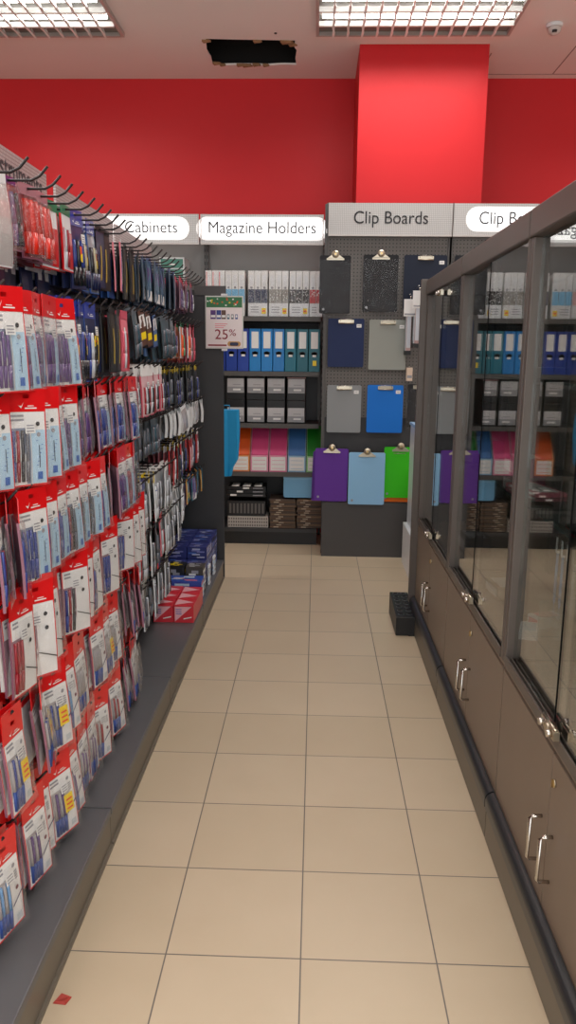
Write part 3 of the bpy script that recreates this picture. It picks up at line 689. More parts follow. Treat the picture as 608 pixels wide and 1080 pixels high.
for k in range(4):
    stylus(.69, 2.03+k*.048, .8105, [P_WHITE, P_WHITE, P_SKY, P_SKY][k], ['white pen upright in the acrylic stand, right end', 'white pen upright in the acrylic stand, second from right', 'sky blue pen upright in the acrylic stand, third from right', 'sky blue pen upright in the acrylic stand, left end'][k])
def case_pack(x, y, z, wx, wy, hz, c, c2, label, rz=0, grp=None):
    t = thing('boxed_pen_set', label, 'pen set', (x, y, z), rz, grp)
    MB().box(-wx/2, wx/2, -wy/2, wy/2, 0, hz, c).build('box', t)
    MB().box(-wx/2-.001, -wx/2-.0002, -wy*.4, wy*.4, hz*.2, hz*.8, c2).box(-wx*.35, wx*.35, -wy*.4, wy*.4, hz+.0002, hz+.0015, c2).build('label', t)
zf = ZG+.0225
case_pack(.78, 1.58, zf, .10, .06, .09, WHITEP, BLUEL, 'white boxed set on the cabinet floor of the nearest cabinet', .3)
case_pack(.70, 1.47, zf, .07, .08, .03, WHITE, GREYP, 'flat white box near the glass in the nearest cabinet', .5)
case_pack(.80, 2.12, zf, .08, .12, .05, CABD, GREYP, 'dark box at the far post inside the nearest cabinet', .1)
case_pack(.72, 2.50, zf, .06, .10, .03, WHITE, BLUEL, 'white flat box on the floor of the middle cabinet', -.3)
case_pack(.80, 2.60, zf, .10, .06, .04, WHITEP, PINKL, 'white and rose box on the floor of the middle cabinet', .4)
case_pack(.74, 2.95, zf, .10, .16, .05, mat('kraft_box', (150, 126, 96), .6), WHITE, 'brown kraft box inside the middle cabinet', .1)
case_pack(.76, 3.65, zf, .12, .20, .08, CABD, GREYP, 'dark box inside the farthest cabinet', .0)
case_pack(.74, 2.62, 1.062, .10, .24, .012, PINKL, WHITE, 'rose card pack lying on the glass shelf of the middle cabinet', .2)
case_pack(.80, 3.0, 1.062, .12, .16, .07, mat('magenta_box', (160, 40, 90), .4), WHITE, 'magenta boxed set on the glass shelf of the middle cabinet', .0)
case_pack(.80, 1.95, 1.062, .12, .18, .05, mat('amber_box', (190, 120, 60), .4), WHITE, 'amber boxed set on the glass shelf of the nearest cabinet', .1)
case_pack(.78, 1.60, 1.062, .12, .20, .03, CABD, GREYP, 'dark flat case on the glass shelf of the nearest cabinet', 0)
case_pack(.80, 3.75, 1.062, .14, .22, .06, NAVY, GREYP, 'navy case on the glass shelf of the farthest cabinet', 0)
case_pack(.80, 2.85, 1.437, .12, .22, .03, CABD, GREYP, 'dark flat case on the upper glass shelf of the middle cabinet', 0)
case_pack(.80, 1.75, 1.437, .12, .22, .03, REDC2, WHITE, 'red flat case on the upper glass shelf of the nearest cabinet', 0)

# ================================================================== GONDOLA, left of the aisle
XW = -1.08; XP = -.60
def gondola(ya, yb, label, hooks, sign):
    t = thing('gondola_bay', label, 'shelving', (XW, ya, 0)); L_ = yb-ya; g = .0015
    MB().box(-.03, 0, g, L_-g, .133, 1.95, PEGS).build('pegboard_back', t)
    for y in (.012, L_-.012):
        MB().box(.0005, .02, y-.010, y+.010, .133, 1.95, BLACKM).build('slotted_upright', t)
    o = MB().box(-.03, .474, g, L_-g, .106, .132, DECK).build('base_deck', t); addbevel(o, .003)
    MB().box(-.03, .470, g, L_-g, .012, .1055, PLINTH).box(-.03, .478, g, L_-g, .0, .012, PLINTH).build('plinth', t)
    if sign:
        y0, y1, zz = sign
        MB().box(.026, .036, y0-ya, y1-ya, 1.955, zz, SIGNL).build('header_panel', t)
        fr = MB(); fr.box(.022, .040, y0-ya, y1-ya, 1.945, 1.954, TFR); fr.build('header_frame', t)
        for y in (y0-ya+.05, y1-ya-.05): MB().box(.0205, .0255, y-.006, y+.006, 1.80, 2.0, BLACKM).build('header_bracket', t)
    for (y, z, ln) in hooks:
        inst(hook_mesh(ln), 'display_hook', t, (0, y-ya, z))
    return t
HM = {}
def hook_mesh(ln):
    k = round(ln, 2)
    if k not in HM:
        m = MB(); m.tube([(.0, 0, .0), (ln, 0, 0), (ln+.022, 0, .010), (ln+.045, 0, .034)], .0036, WIRE, 6).box(0.001, .004, -.02, .02, -.02, .012, WIRE)
        HM[k] = m.mesh('display_hook')
    return HM[k]
HOOKS = {0: [], 1: [], 2: [], 3: []}
Y0 = 1.165
BAYS = [(Y0, 2.163), (2.165, 3.163), (3.165, 4.163), (4.165, 5.150)]
def addhook(y, z, ln):
    for i, (a, b) in enumerate(BAYS):
        if a <= y < b: HOOKS[i].append((y, z, ln)); return

# ---- pack meshes.  A pack hangs from (0,0,0); its face looks to +x, y is its width
def surf(bulge, curl, W_, zt, zb):
    def f(y, z):
        u = (zt-z)/(zt-zb); return bulge*math.sin(PI*min(1, max(0, u)))*(1-(2*y/W_)**2*.5)+curl*u*u+.004*math.sin(y*60)*u
    return f
def patch(m, f, y0, y1, z0, z1, off, mt, ny=2, nz=3, smooth=True):
    for i in range(ny):
        for j in range(nz):
            ya, yb_ = y0+(y1-y0)*i/ny, y0+(y1-y0)*(i+1)/ny; za, zb_ = z0+(z1-z0)*j/nz, z0+(z1-z0)*(j+1)/nz
            m.face([(f(ya, za)+off, ya, za), (f(yb_, za)+off, yb_, za), (f(yb_, zb_)+off, yb_, zb_), (f(ya, zb_)+off, ya, zb_)], mt, smooth)
def shell(m, f, W_, zt, zb, th, face, side, back):
    y0, y1 = -W_/2, W_/2; nz = 5; ny = 2
    patch(m, f, y0, y1, zb, zt, 0, face, ny, nz)
    g = lambda y, z: f(y, z)-th
    for i in range(ny):
        for j in range(nz):
            ya, yb_ = y0+(y1-y0)*i/ny, y0+(y1-y0)*(i+1)/ny; za, zb_ = zb+(zt-zb)*j/nz, zb+(zt-zb)*(j+1)/nz
            m.face([(g(ya, za), ya, za), (g(ya, zb_), ya, zb_), (g(yb_, zb_), yb_, zb_), (g(yb_, za), yb_, za)], back, True)
    for j in range(nz):
        za, zb_ = zb+(zt-zb)*j/nz, zb+(zt-zb)*(j+1)/nz
        for y, fl in ((y0, 1), (y1, 0)):
            q = [(f(y, za), y, za), (f(y, zb_), y, zb_), (g(y, zb_), y, zb_), (g(y, za), y, za)]
            m.face(q if fl else q[::-1], side)
    for i in range(ny):
        ya, yb_ = y0+(y1-y0)*i/ny, y0+(y1-y0)*(i+1)/ny
        m.face([(f(ya, zt), ya, zt), (f(yb_, zt), yb_, zt), (g(yb_, zt), yb_, zt), (g(ya, zt), ya, zt)], side)
        m.face([(f(ya, zb), ya, zb), (g(ya, zb), ya, zb), (g(yb_, zb), yb_, zb), (f(yb_, zb), yb_, zb)], side)
CACHE = {}
def kind_meshes(key, W_=.112, hh=.048, Hb=.196, head=REDC, body=WHITE, edge=REDC, side=None, panel=None, design=1, pens=(P_BLUE,), npen=4, capm=None, sticker=None, curl=.004, bulge=.006, th=.006, pen_top=.045, pen_bot=.012, py=(-.42, .02), logo=True, pr=.0046, hole=True, label=True, sleeve=False):
    """root mesh (card with its print), header mesh, pen meshes, label mesh, sticker mesh"""
    if key in CACHE: return CACHE[key]
    zt = -.034 if hh >= .045 else .012-hh; zb = zt-Hb
    f = surf(bulge, curl, W_, zt, zb)
    r = MB(); shell(r, f, W_, zt, zb, th, body, side or edge, side or edge)
    y0, y1 = -W_/2, W_/2
    for a, b in ((y0, y0+.003), (y1-.003, y1)): patch(r, f, a, b, zb, zt, .0006, edge, 1, 5)
    patch(r, f, y0, y1, zb, zb+.004, .0006, edge, 2, 1)
    pa, pb = y0+W_*(.5+py[0]), y0+W_*(.5+py[1])
    if panel: patch(r, f, pa-.004, pb+.004, zb+.006, zt-pen_top+.006, .0007, panel, 2, 5)
    if design in (1, 2, 3):                     # printed strip at the right of the pens
        sx0, sx1 = pb+.007, y1-.005; c_ = (sx0+sx1)/2
        if design == 1:
            patch(r, f, sx0, sx1, zb+.006, zt-.045, .0008, BLUEL, 1, 5); patch(r, f, c_-.001, c_+.0012, zb+.045, zb+.10, .0014, NAVY, 1, 3)
            for k in range(7): a_ = c_+((k*37) % 17-9)*.0011; patch(r, f, a_, a_+.006, zb+.05+k*.010, zb+.0515+k*.010, .0013, BLUEM, 1, 1)
            patch(r, f, c_-.007, c_+.008, zb+.015, zb+.034, .0014, BLUEM, 1, 1); dots = ((zt-.056, GREYP), (zt-.030, DKTXT))
        elif design == 2:
            dots = ((zt-.030, DKTXT), (zt-.066, DKTXT))
            r.face([(f(c_, zb+.05)+.0016, sx0-.004, zb+.066), (f(c_, zb+.05)+.0016, sx1, zb+.044), (f(c_, zb+.05)+.0016, sx1, zb+.0475), (f(c_, zb+.05)+.0016, sx0-.004, zb+.069)], DKTXT)
        else:
            dots = ((zt-.078, mat('logo_maroon', (110, 40, 60), .5)), (zt-.022, GREYP))
            r.face([(f(c_, zb+.07)+.0016, sx0-.002, zb+.058), (f(c_, zb+.07)+.0016, sx1, zb+.085), (f(c_, zb+.07)+.0016, sx1, zb+.091), (f(c_, zb+.07)+.0016, sx0-.002, zb+.063)], mat('print_indigo', (48, 56, 104), .5))
            for k in range(4): patch(r, f, c_-.012, c_+.010, zt-.040-k*.006, zt-.037-k*.006, .0012, GREYP, 1, 1)
            patch(r, f, c_-.010, c_+.010, zb+.015, zb+.032, .0012, mat('pale_print', (196, 204, 208), .4), 1, 1)
        for z, mm in dots:
            n = 10; r.face([(f(c_, z)+.0018, c_+.0058*math.cos(2*PI*k/n), z+.0058*math.sin(2*PI*k/n)) for k in range(n)], mm)
        for k in range(2): patch(r, f, y0+.010, pb-.01, zt-.012-k*.010, zt-.007-k*.010, .0010, GREYP, 1, 1)
    elif design == 4:                           # book-like card with a vertical line of print
        patch(r, f, -.006, .003, zb+.03, zt-.05, .001, GOLD, 1, 4)
    elif design == 5:                           # teal / white two tone
        patch(r, f, y0+.004, y1-.004, zb+.005, zb+.05, .001, WHITE, 1, 2); patch(r, f, y0+.01, y1-.012, zt-.09, zt-.03, .001, PURP, 1, 2); patch(r, f, -.004, .002, zb+.06, zt-.02, .0016, BLUEL, 1, 3)
    elif design == 6:                           # pink bars
        patch(r, f, y0+.006, y0+.022, zb+.01, zt-.04, .001, PINKL, 1, 3); patch(r, f, y0+.03, y0+.044, zb+.02, zt-.03, .001, WHITE, 1, 3); patch(r, f, y0+.052, y1-.006, zb+.01, zt-.05, .001, REDC2, 1, 3)
    elif design == 7:
        patch(r, f, y0+.006, y1-.006, zt-.07, zt-.02, .001, WHITE, 1, 2); patch(r, f, y0+.01, y1-.02, zb+.03, zb+.06, .001, YEL, 1, 1)
    out = {'root': r.mesh('card')}; out['root']['w'] = W_; out['root']['hh'] = hh or .005; out['root']['hb'] = Hb
    if hh:
        h_ = MB(); za, zc = zt, zt+hh; ff = lambda y, z: .0015
        if hole and hh >= .045:                 # header with the hanging hole
            hw, hz0, hz1 = .009, .004, .012
            fx, bx = .0015, -.0008
            ys = [y0, -hw, hw, y1]; zs = [za, hz0-.006, hz1-.004, zc]
            for i in range(3):
                for j in range(3):
                    if i == 1 and j == 1: continue
                    for x, fl in ((fx, 1), (bx, 0)):
                        q = [(x, ys[i], zs[j]), (x, ys[i+1], zs[j]), (x, ys[i+1], zs[j+1]), (x, ys[i], zs[j+1])]
                        h_.face(q if fl else q[::-1], head)
            for a, b in (((y0, za), (y0, zc)), ((y0, zc), (y1, zc)), ((y1, zc), (y1, za))):
                h_.face([(fx, *a), (bx, *a), (bx, *b), (fx, *b)], head)
        else: h_.box(-.0008, .0015, y0, y1, za, zc, head)
        if logo and hh >= .045:
            lx = .0021
            h_.face([(lx, -.022, -.018), (lx, -.014, -.026), (lx, -.010, -.018), (lx, -.006, -.010), (lx, -.013, -.020)], WHITE)
            h_.face([(lx, -.004, -.027), (lx, .030, -.027), (lx, .030, -.024), (lx, -.004, -.024)], WHITE); h_.face([(lx, .004, -.021), (lx, .022, -.021), (lx, .022, -.019), (lx, .004, -.019)], WHITE)
        out['head'] = h_.mesh('header_card')
    pl = []
    for i in range(npen):
        y = pa+(pb-pa)*(i+.5)/npen; p = MB(); ztp, zbp = zt-pen_top, zb+pen_bot; n = 5
        pp = [(f(y, ztp+(zbp-ztp)*k/n)+.003, y, ztp+(zbp-ztp)*k/n) for k in range(n+1)]
        cm = capm or pens[i % len(pens)]
        p.tube(pp[:4], pr*.9, pens[i % len(pens)], 7, r2=pr); p.tube(pp[3:], pr*1.15, cm, 7); pl.append(p.mesh('pen'))
    out['pens'] = pl
    if label:
        lb = MB(); c_ = min(pb+.004, y1-.02)
        patch(lb, f, c_-.016, c_+.012, zt-.052, zt-.024, .0024+pr, WHITE, 1, 1)
        for k in range(3): patch(lb, f, c_-.012, c_+.008, zt-.048+k*.007, zt-.045+k*.007, .0028+pr, GREYP, 1, 1)
        out['label'] = lb.mesh('price_label')
    if sleeve:
        sl = MB(); patch(sl, lambda y, z: f(y, z)+.0135+.003*math.sin(y*90+z*40), y0+.001, y1-.001, zb+.002, zt-.002, 0, BAG, 3, 7); out['sleeve'] = sl.mesh('clear_sleeve')
    if sticker:
        st = MB(); zc = zt-.085 if sticker == 'square' else zt-.07
        if sticker == 'square':
            patch(st, f, -.006, .028, zc-.026, zc+.026, .0085, YEL, 1, 1)
            for k in range(3): patch(st, f, .0, .022, zc-.018+k*.013, zc-.013+k*.013, .0092, ORG, 1, 1)
        elif sticker == 'burst':
            n = 14; st.face([(f(0, zc)+.009, .018+(.022 if k % 2 else .017)*math.cos(PI*k/n*2), zc+(.022 if k % 2 else .017)*math.sin(PI*k/n*2)) for k in range(n)], YEL)
            patch(st, f, .008, .028, zc-.003, zc+.002, .0096, ORG, 1, 1)
        else:                                   # orange tag over a round yellow price
            zc -= .03; patch(st, f, -.002, .022, zc, zc+.036, .008, ORG, 1, 1)
            st.face([(f(0, zc)+.0092, .010+.014*math.cos(2*PI*k/14), zc+.014*math.sin(2*PI*k/14)) for k in range(14)], YEL)
        out['sticker'] = st.mesh('yellow_sticker')
    CACHE[key] = out; return out
def hang(k, x, y, z, label, cat='pack', group=None, full=True, yaw=0., tilt=0., name='pen_pack', roll=0., extra=True):
    d = CACHE[k]; r = inst(d['root'], name, None, (x, y, z), (roll, tilt, yaw)); tag(r, label, cat, group)
    if 'head' in d: inst(d['head'], 'header_card', r)
    if full:
        for p in d['pens']: inst(p, 'pen', r)
        if 'label' in d: inst(d['label'], 'price_label', r)
        if 'sticker' in d: inst(d['sticker'], 'yellow_sticker', r)
        if 'sleeve' in d: inst(d['sleeve'], 'clear_sleeve', r)
    return r
def projx(x, y, z):                            # which hooks of a row are the first in view (for the wording of labels)
    d = Vector((x, y, z-1.5)); return 304+828.1*d.dot(rt)/d.dot(fw)

# red-headed pack designs
RD = {}
penc = {'blue': (P_BLUE,), 'smoke grey': (P_GREY,), 'black': (P_BLACK,), 'red': (P_RED,), 'violet': (P_VIO,), 'sky blue': (P_SKY,), 'mixed': (P_BLUE, P_RED, P_BLACK, P_GREY)}
for dn in (1, 2, 3):
    for pc, pm in penc.items():
        for st in (None, 'square'):
            kw = dict(design=dn, pens=pm, sticker=st, side=mat('sleeve_edge', (150, 100, 118), .3), sleeve=True, hh=.056)
            if dn == 1: kw.update(npen=4, capm=None, panel=mat('window_smoke', (120, 130, 150), .4), curl=.006, Hb=.182)
            if dn == 2: kw.update(hh=.074, npen=3, W_=.105, py=(-.46, -.08), pen_top=.055, panel=mat('window_rose', (150, 120, 130), .4), Hb=.194)
            if dn == 3: kw.update(hh=.074, npen=4, capm=mat('pen_cap_blue', (44, 72, 140), .3), panel=mat('window_grey', (176, 170, 168), .4), pens=(mat('pen_clear', (160, 156, 156), .25), pm[0]) if pc != 'blue' else (mat('pen_clear', (160, 156, 156), .25),), curl=.010, bulge=.008, Hb=.178, W_=.101)
            RD[dn, pc, st] = kind_meshes(('red', dn, pc, st), **kw)
# rows: hook height, design, last y
ROWS = [(.372, 3, 3.14), (.638, 3, 3.14), (.906, 2, 3.16), (1.146, 1, 3.16), (1.392, 1, 3.16), (1.624, 1, 2.26)]
rest = MB(); NB = len(ROWS)
def quick_card(y, x, z, W_, hh, Hb, body, lean, head=REDC):
    zt = z-.034
    rest.box(x-.001, x+.001, y-W_/2, y+W_/2, zt, zt+hh, head)
    a = [(x-.004, y-W_/2, zt-Hb), (x+.004, y-W_/2, zt-Hb), (x+.004, y+W_/2, zt-Hb), (x-.004, y+W_/2, zt-Hb)]
    b = [(x-.002, y-W_/2, zt), (x+.002, y-W_/2, zt), (x+.002, y+W_/2, zt), (x-.002, y+W_/2, zt)]
    rest.hexa([(p[0]+lean, p[1], p[2]) for p in a], b, body)
RC = ['blue', 'smoke grey', 'violet', 'blue', 'black', 'red', 'sky blue', 'mixed']
for ri, (hz, dn, ylast) in enumerate(ROWS):
    y = 1.50 if dn != 1 else 1.49; col = 0; seen = 0
    run = rnd.choice(RC); runlen = 0
    while y < ylast-.04:
        if abs(y-2.164) < .03: y += .035
        full_ = rnd.random()
        xf = -.705 if full_ < .72 else rnd.uniform(-.80, -.73)
        if dn != 1 and 2.7 < y: xf = -.705-rnd.random()*.05
        if ri == 4 and 2.25 < y < 2.9: xf = -.74
        ln = .335 if xf < -.72 else .345
        addhook(y, hz, .335)
        if runlen <= 0: run = rnd.choice(RC if ri != 4 or y < 2.2 else ['blue', 'blue', 'violet']); runlen = rnd.randint(1, 4)
        runlen -= 1
        st = 'square' if (ri in (0, 1, 2) and rnd.random() < .16) else None
        vis = projx(xf, y+.05, hz-.1) > 0
        if vis: seen += 1
        where = f'{NUM[max(seen-1, 0)]} hook, {["lowest row", "second row up", "third row up", "fourth row up", "fifth row up", "sixth row up"][ri]}'
        yaw = rnd.uniform(-.40, .10) if rnd.random() < .7 else rnd.choice([rnd.uniform(-.7, -.4), rnd.uniform(.25, .5)])
        if ri == 4 and y > 2.25: yaw = rnd.uniform(.1, .5)
        if y > 2.7 and dn != 2: yaw = rnd.uniform(-.1, .5)
        tl = rnd.uniform(-.05, .02)
        gname = f'red headed pen packs on the {where}'
        if vis: hang(('red', dn, run, st), xf, y, hz, (f'red headed pack of {run} pens, front of {where}' if not st else f'yellow stickered red headed {run} pen pack, front of {where}'), 'pen pack', None, True, yaw, tl, roll=rnd.uniform(-.03, .03))
        dx = 0
        nb = (1 if ri != 5 else 0) if vis else 0
        for b in range(nb):
            dx += rnd.uniform(.016, .024)
            hang(('red', dn, run, None), xf-dx, y+rnd.uniform(-.006, .006), hz, f'red headed {run} pen pack behind the front one, {where}', 'pen pack', gname, False, yaw*.7+rnd.uniform(-.1, .1), tl+rnd.uniform(-.03, .03))
        x = xf-dx-.02
        while x > -1.02:
            quick_card(y+rnd.uniform(-.014, .014), x, hz, .102, .056 if dn == 1 else .074, .175, rnd.choice([WHITE, P_GREY, PINKL, WHITEP]), rnd.uniform(-.01, .012)); x -= rnd.uniform(.019, .028)
        y += .098 if dn != 1 else .102
        col += 1

# ---- other packs: top row, and the two far bays
CLEARBAG = mat('bag_grey_plastic', (176, 172, 172), .25, coat=.6)
kind_meshes('whitebag', W_=.13, hh=.03, Hb=.20, head=WHITEP, body=mat('crinkled_bag', (196, 192, 190), .22, coat=.6, bump=1.0, bscale=28), edge=WHITEP, design=0, npen=0, logo=False, label=False, bulge=.018, th=.02, sleeve=True)
kind_meshes('orange', W_=.095, hh=.03, head=mat('clear_header', (170, 120, 130), .25), Hb=.165, body=mat('orange_pack_back', (110, 34, 40), .35, coat=.5), edge=mat('clear_edge', (150, 96, 116), .3), design=0, pens=(mat('orange_red_barrel_dark', (196, 40, 28), .25, coat=.5), HILITE), npen=3, capm=None, py=(-.42, .42), pr=.011, pen_top=.012, label=False, logo=False, bulge=.004, sleeve=True)
kind_meshes('darkorange', W_=.095, hh=.02, Hb=.165, head=P_VIO, body=mat('orange_pack_back', (110, 34, 40), .35), edge=MC['clear_edge'], design=7, pens=(MC['orange_red_barrel_dark'], P_VIO, P_BLACK), npen=3, py=(-.42, .42), pr=.009, pen_top=.02, label=False, logo=False, bulge=.004, sleeve=True)
kind_meshes('gift', W_=.10, hh=.03, Hb=.17, head=GREEN, body=WHITEP, edge=REDC, design=6, npen=2, pens=(P_WHITE, P_RED), label=False, logo=False)
kind_meshes('bluehead', W_=.10, hh=.05, Hb=.20, head=BLUEH, body=mat('clear_back', (120, 124, 134), .3, coat=.5), edge=BLUEM, design=0, npen=3, pens=(P_BLACK, mat('cream_body', (186, 178, 150), .4), P_BLACK), py=(-.4, .3), pr=.009, capm=NAVY, sticker='tag', label=False)
kind_meshes('bluepen', W_=.10, hh=.05, Hb=.20, head=BLUEH, body=mat('navy_back', (44, 56, 98), .35, coat=.4), edge=NAVY, design=0, npen=3, pens=(P_BLUE, P_BLACK, P_BLUE), py=(-.4, .3), pr=.008, capm=P_BLACK, sticker='tag', label=True)
kind_meshes('bluestar', W_=.10, hh=.05, Hb=.20, head=BLUEH, body=NAVY, edge=BLUEM, design=0, npen=3, pens=(P_BLUE, P_WHITE, P_BLACK), py=(-.4, .3), pr=.008, sticker='burst', label=True)
kind_meshes('navybook', W_=.085, hh=.02, Hb=.20, head=BLACK, body=NAVY, edge=BLACK, design=4, npen=0, label=False, logo=False)
kind_meshes('blackbook', W_=.085, hh=.02, Hb=.20, head=BLACK, body=mat('black_card', (40, 38, 36), .35), edge=BLACK, design=4, npen=0, label=False, logo=False)
kind_meshes('navydeep', W_=.10, hh=.02, Hb=.235, head=NAVY, body=NAVY, edge=NAVY, design=7, npen=0, label=False, logo=False)
kind_meshes('pinkpens', W_=.08, hh=.03, Hb=.19, head=PINK, body=PINKL, edge=PINK, design=6, npen=2, pens=(mat('rose_pen', (216, 90, 110), .3), P_WHITE), label=False, logo=False)
kind_meshes('bluewhite', W_=.09, hh=.012, Hb=.185, head=WHITEP, body=BLUEM, edge=PINKL, design=4, npen=0, label=False, logo=False)
kind_meshes('teal', W_=.10, hh=.02, Hb=.18, head=mat('slate_blue', (84, 100, 140), .3), body=mat('steel_teal', (70, 104, 134), .35), edge=mat('slate_edge', (70, 84, 100), .4), design=5, npen=0, label=False, logo=False)
kind_meshes('smallred', W_=.08, hh=.03, Hb=.15, head=PINK, body=mat('mauve', (104, 84, 112), .4), edge=mat('dusty', (150, 110, 124), .4), design=0, npen=2, pens=(P_VIO, P_WHITE), py=(-.3, .3), label=False, logo=True)
kind_meshes('brownbox', W_=.075, hh=.0, Hb=.15, body=BROWN, edge=mat('dark_brown', (40, 34, 34), .4), design=7, npen=0, label=False, logo=False, th=.024)
kind_meshes('bluebox', W_=.06, hh=.0, Hb=.15, body=mat('steel_blue', (74, 104, 150), .4), edge=NAVY, design=7, npen=0, label=False, logo=False, th=.02)
kind_meshes('orgreen', W_=.09, hh=.025, Hb=.17, head=GREEN, body=mat('peach', (226, 130, 96), .4), edge=WHITEP, design=0, npen=2, pens=(mat('orange_pen', (232, 96, 50), .3), mat('mint_pen', (90, 170, 130), .3)), py=(-.3, .3), pr=.008, label=False, logo=False)
kind_meshes('pinkwhite', W_=.088, hh=.045, Hb=.17, head=WHITE, body=mat('blush', (214, 176, 180), .35), edge=PINK, design=0, npen=3, pens=(P_RED, P_WHITE, P_BLACK), py=(-.3, .3), label=True, logo=False)
kind_meshes('redyel', W_=.105, hh=.045, Hb=.20, head=REDC, body=WHITE, edge=REDC, design=0, panel=BLUEM, npen=3, pens=(P_BLUE, P_VIO), py=(-.4, .2), sticker='burst', label=True)
kind_meshes('darkyel', W_=.08, hh=.03, Hb=.18, head=mat('olive_yellow', (200, 176, 50), .4), body=mat('dark_slate', (60, 62, 72), .4), edge=BLACK, design=0, npen=3, pens=(P_BLACK, P_BLUE, P_GREY), py=(-.35, .35), pr=.007, label=False, logo=False)
kind_meshes('slate', W_=.09, hh=.02, Hb=.18, head=mat('slate_head', (90, 100, 108), .4), body=mat('slate_body', (74, 96, 106), .35, coat=.5), edge=BLACK, design=0, npen=3, pens=(P_GREY, mat('pen_teal', (52, 86, 100), .3)), py=(-.35, .35), pr=.008, label=False, logo=False)
kind_meshes('silverbag', W_=.10, hh=.02, Hb=.12, head=WHITEP, body=CLEARBAG, edge=WHITEP, design=0, npen=0, label=False, logo=False, bulge=.012, th=.014)
kind_meshes('rosepack', W_=.08, hh=.035, Hb=.18, head=WHITEP, body=mat('dull_rose', (164, 96, 104), .4), edge=REDC2, design=6, npen=1, pens=(P_WHITE,), label=False, logo=False, sticker=None)
kind_meshes('whitepens', W_=.085, hh=.03, Hb=.19, head=WHITE, body=mat('pale_grey', (158, 162, 164), .35), edge=WHITEP, design=0, npen=3, pens=(P_WHITE, P_GREY, P_WHITE), py=(-.35, .35), pr=.007, label=False, logo=False)
kind_meshes('whiteyel', W_=.085, hh=.04, Hb=.18, head=YEL, body=mat('pale_grey', (158, 162, 164), .35), edge=WHITEP, design=0, npen=3, pens=(P_WHITE, P_WHITE, P_BLUE), py=(-.35, .35), pr=.007, label=False, logo=False)
kind_meshes('whiteblue', W_=.085, hh=.05, Hb=.18, head=BLUEH, body=mat('pale_grey', (158, 162, 164), .35), edge=WHITEP, design=0, npen=3, pens=(P_WHITE, P_WHITE, P_GREY), py=(-.35, .35), pr=.007, label=False, logo=False)
kind_meshes('cards', W_=.09, hh=.0, Hb=.13, body=mat('aqua_card', (92, 150, 160), .4), edge=mat('amber_edge', (206, 150, 70), .4), design=7, npen=0, label=False, logo=False)
kind_meshes('colcards', W_=.085, hh=.0, Hb=.13, body=mat('violet_card', (120, 104, 150), .4), edge=TEAL, design=5, npen=0, label=False, logo=False)
kind_meshes('redwhite', W_=.088, hh=.035, Hb=.17, head=REDC, body=mat('pale_grey', (158, 162, 164), .35), edge=PINKL, design=0, npen=3, pens=(P_WHITE, P_RED, P_GREY), py=(-.35, .35), pr=.006, label=False, logo=False)
kind_meshes('navypack', W_=.10, hh=.02, Hb=.17, head=NAVY, body=mat('bag_navy', (40, 50, 96), .3, coat=.6, bump=.8, bscale=30), edge=NAVY, design=7, npen=0, label=False, logo=False)
kind_meshes('greymix', W_=.085, hh=.03, Hb=.19, head=mat('grey_head', (150, 156, 150), .4), body=mat('grey_green', (88, 94, 90), .35), edge=WHITEP, design=0, npen=3, pens=(P_GREY, P_WHITE, P_BLACK), py=(-.35, .35), pr=.007, label=False, logo=False)
LOOK = {'darkorange': ('violet and dark red marker pack', 'marker pack'), 'whitebag': ('big grey plastic bag', 'bag'), 'orange': ('clear pack of orange markers', 'marker pack'), 'gift': ('green topped gift pen pack', 'pen pack'), 'bluehead': ('blue headed pack with price tag', 'pack'),
        'bluepen': ('blue headed orange tagged pen pack', 'pen pack'), 'bluestar': ('blue headed pack with yellow star', 'pen pack'), 'navybook': ('navy card pack with gold print', 'pack'), 'blackbook': ('black card pack with gold print', 'pack'),
        'navydeep': ('dark navy pack set deep', 'pack'), 'pinkpens': ('pink pen pack', 'pen pack'), 'bluewhite': ('blue card pack with rose edge', 'pack'), 'teal': ('teal and white card pack', 'pack'), 'smallred': ('small pink headed mauve pack', 'pack'),
        'brownbox': ('brown hanging box', 'box'), 'bluebox': ('steel blue hanging box', 'box'), 'orgreen': ('orange and green marker pack', 'marker pack'), 'pinkwhite': ('white headed blush pen pack', 'pen pack'), 'redyel': ('red headed pack with yellow star', 'pen pack'),
        'darkyel': ('dark pack with yellow header', 'pack'), 'slate': ('slate grey pen pack', 'pen pack'), 'silverbag': ('silvery clear bag', 'bag'), 'rosepack': ('dull rose pack with white header', 'pack'), 'whitepens': ('pack of white pens', 'pen pack'),
        'whiteyel': ('white pen pack with yellow header', 'pen pack'), 'whiteblue': ('white pen pack with blue header', 'pen pack'), 'cards': ('aqua card pack', 'card pack'), 'colcards': ('violet and teal card pack', 'card pack'), 'redwhite': ('red headed pack of white pens', 'pen pack'), 'greymix': ('grey green pen pack', 'pen pack')}
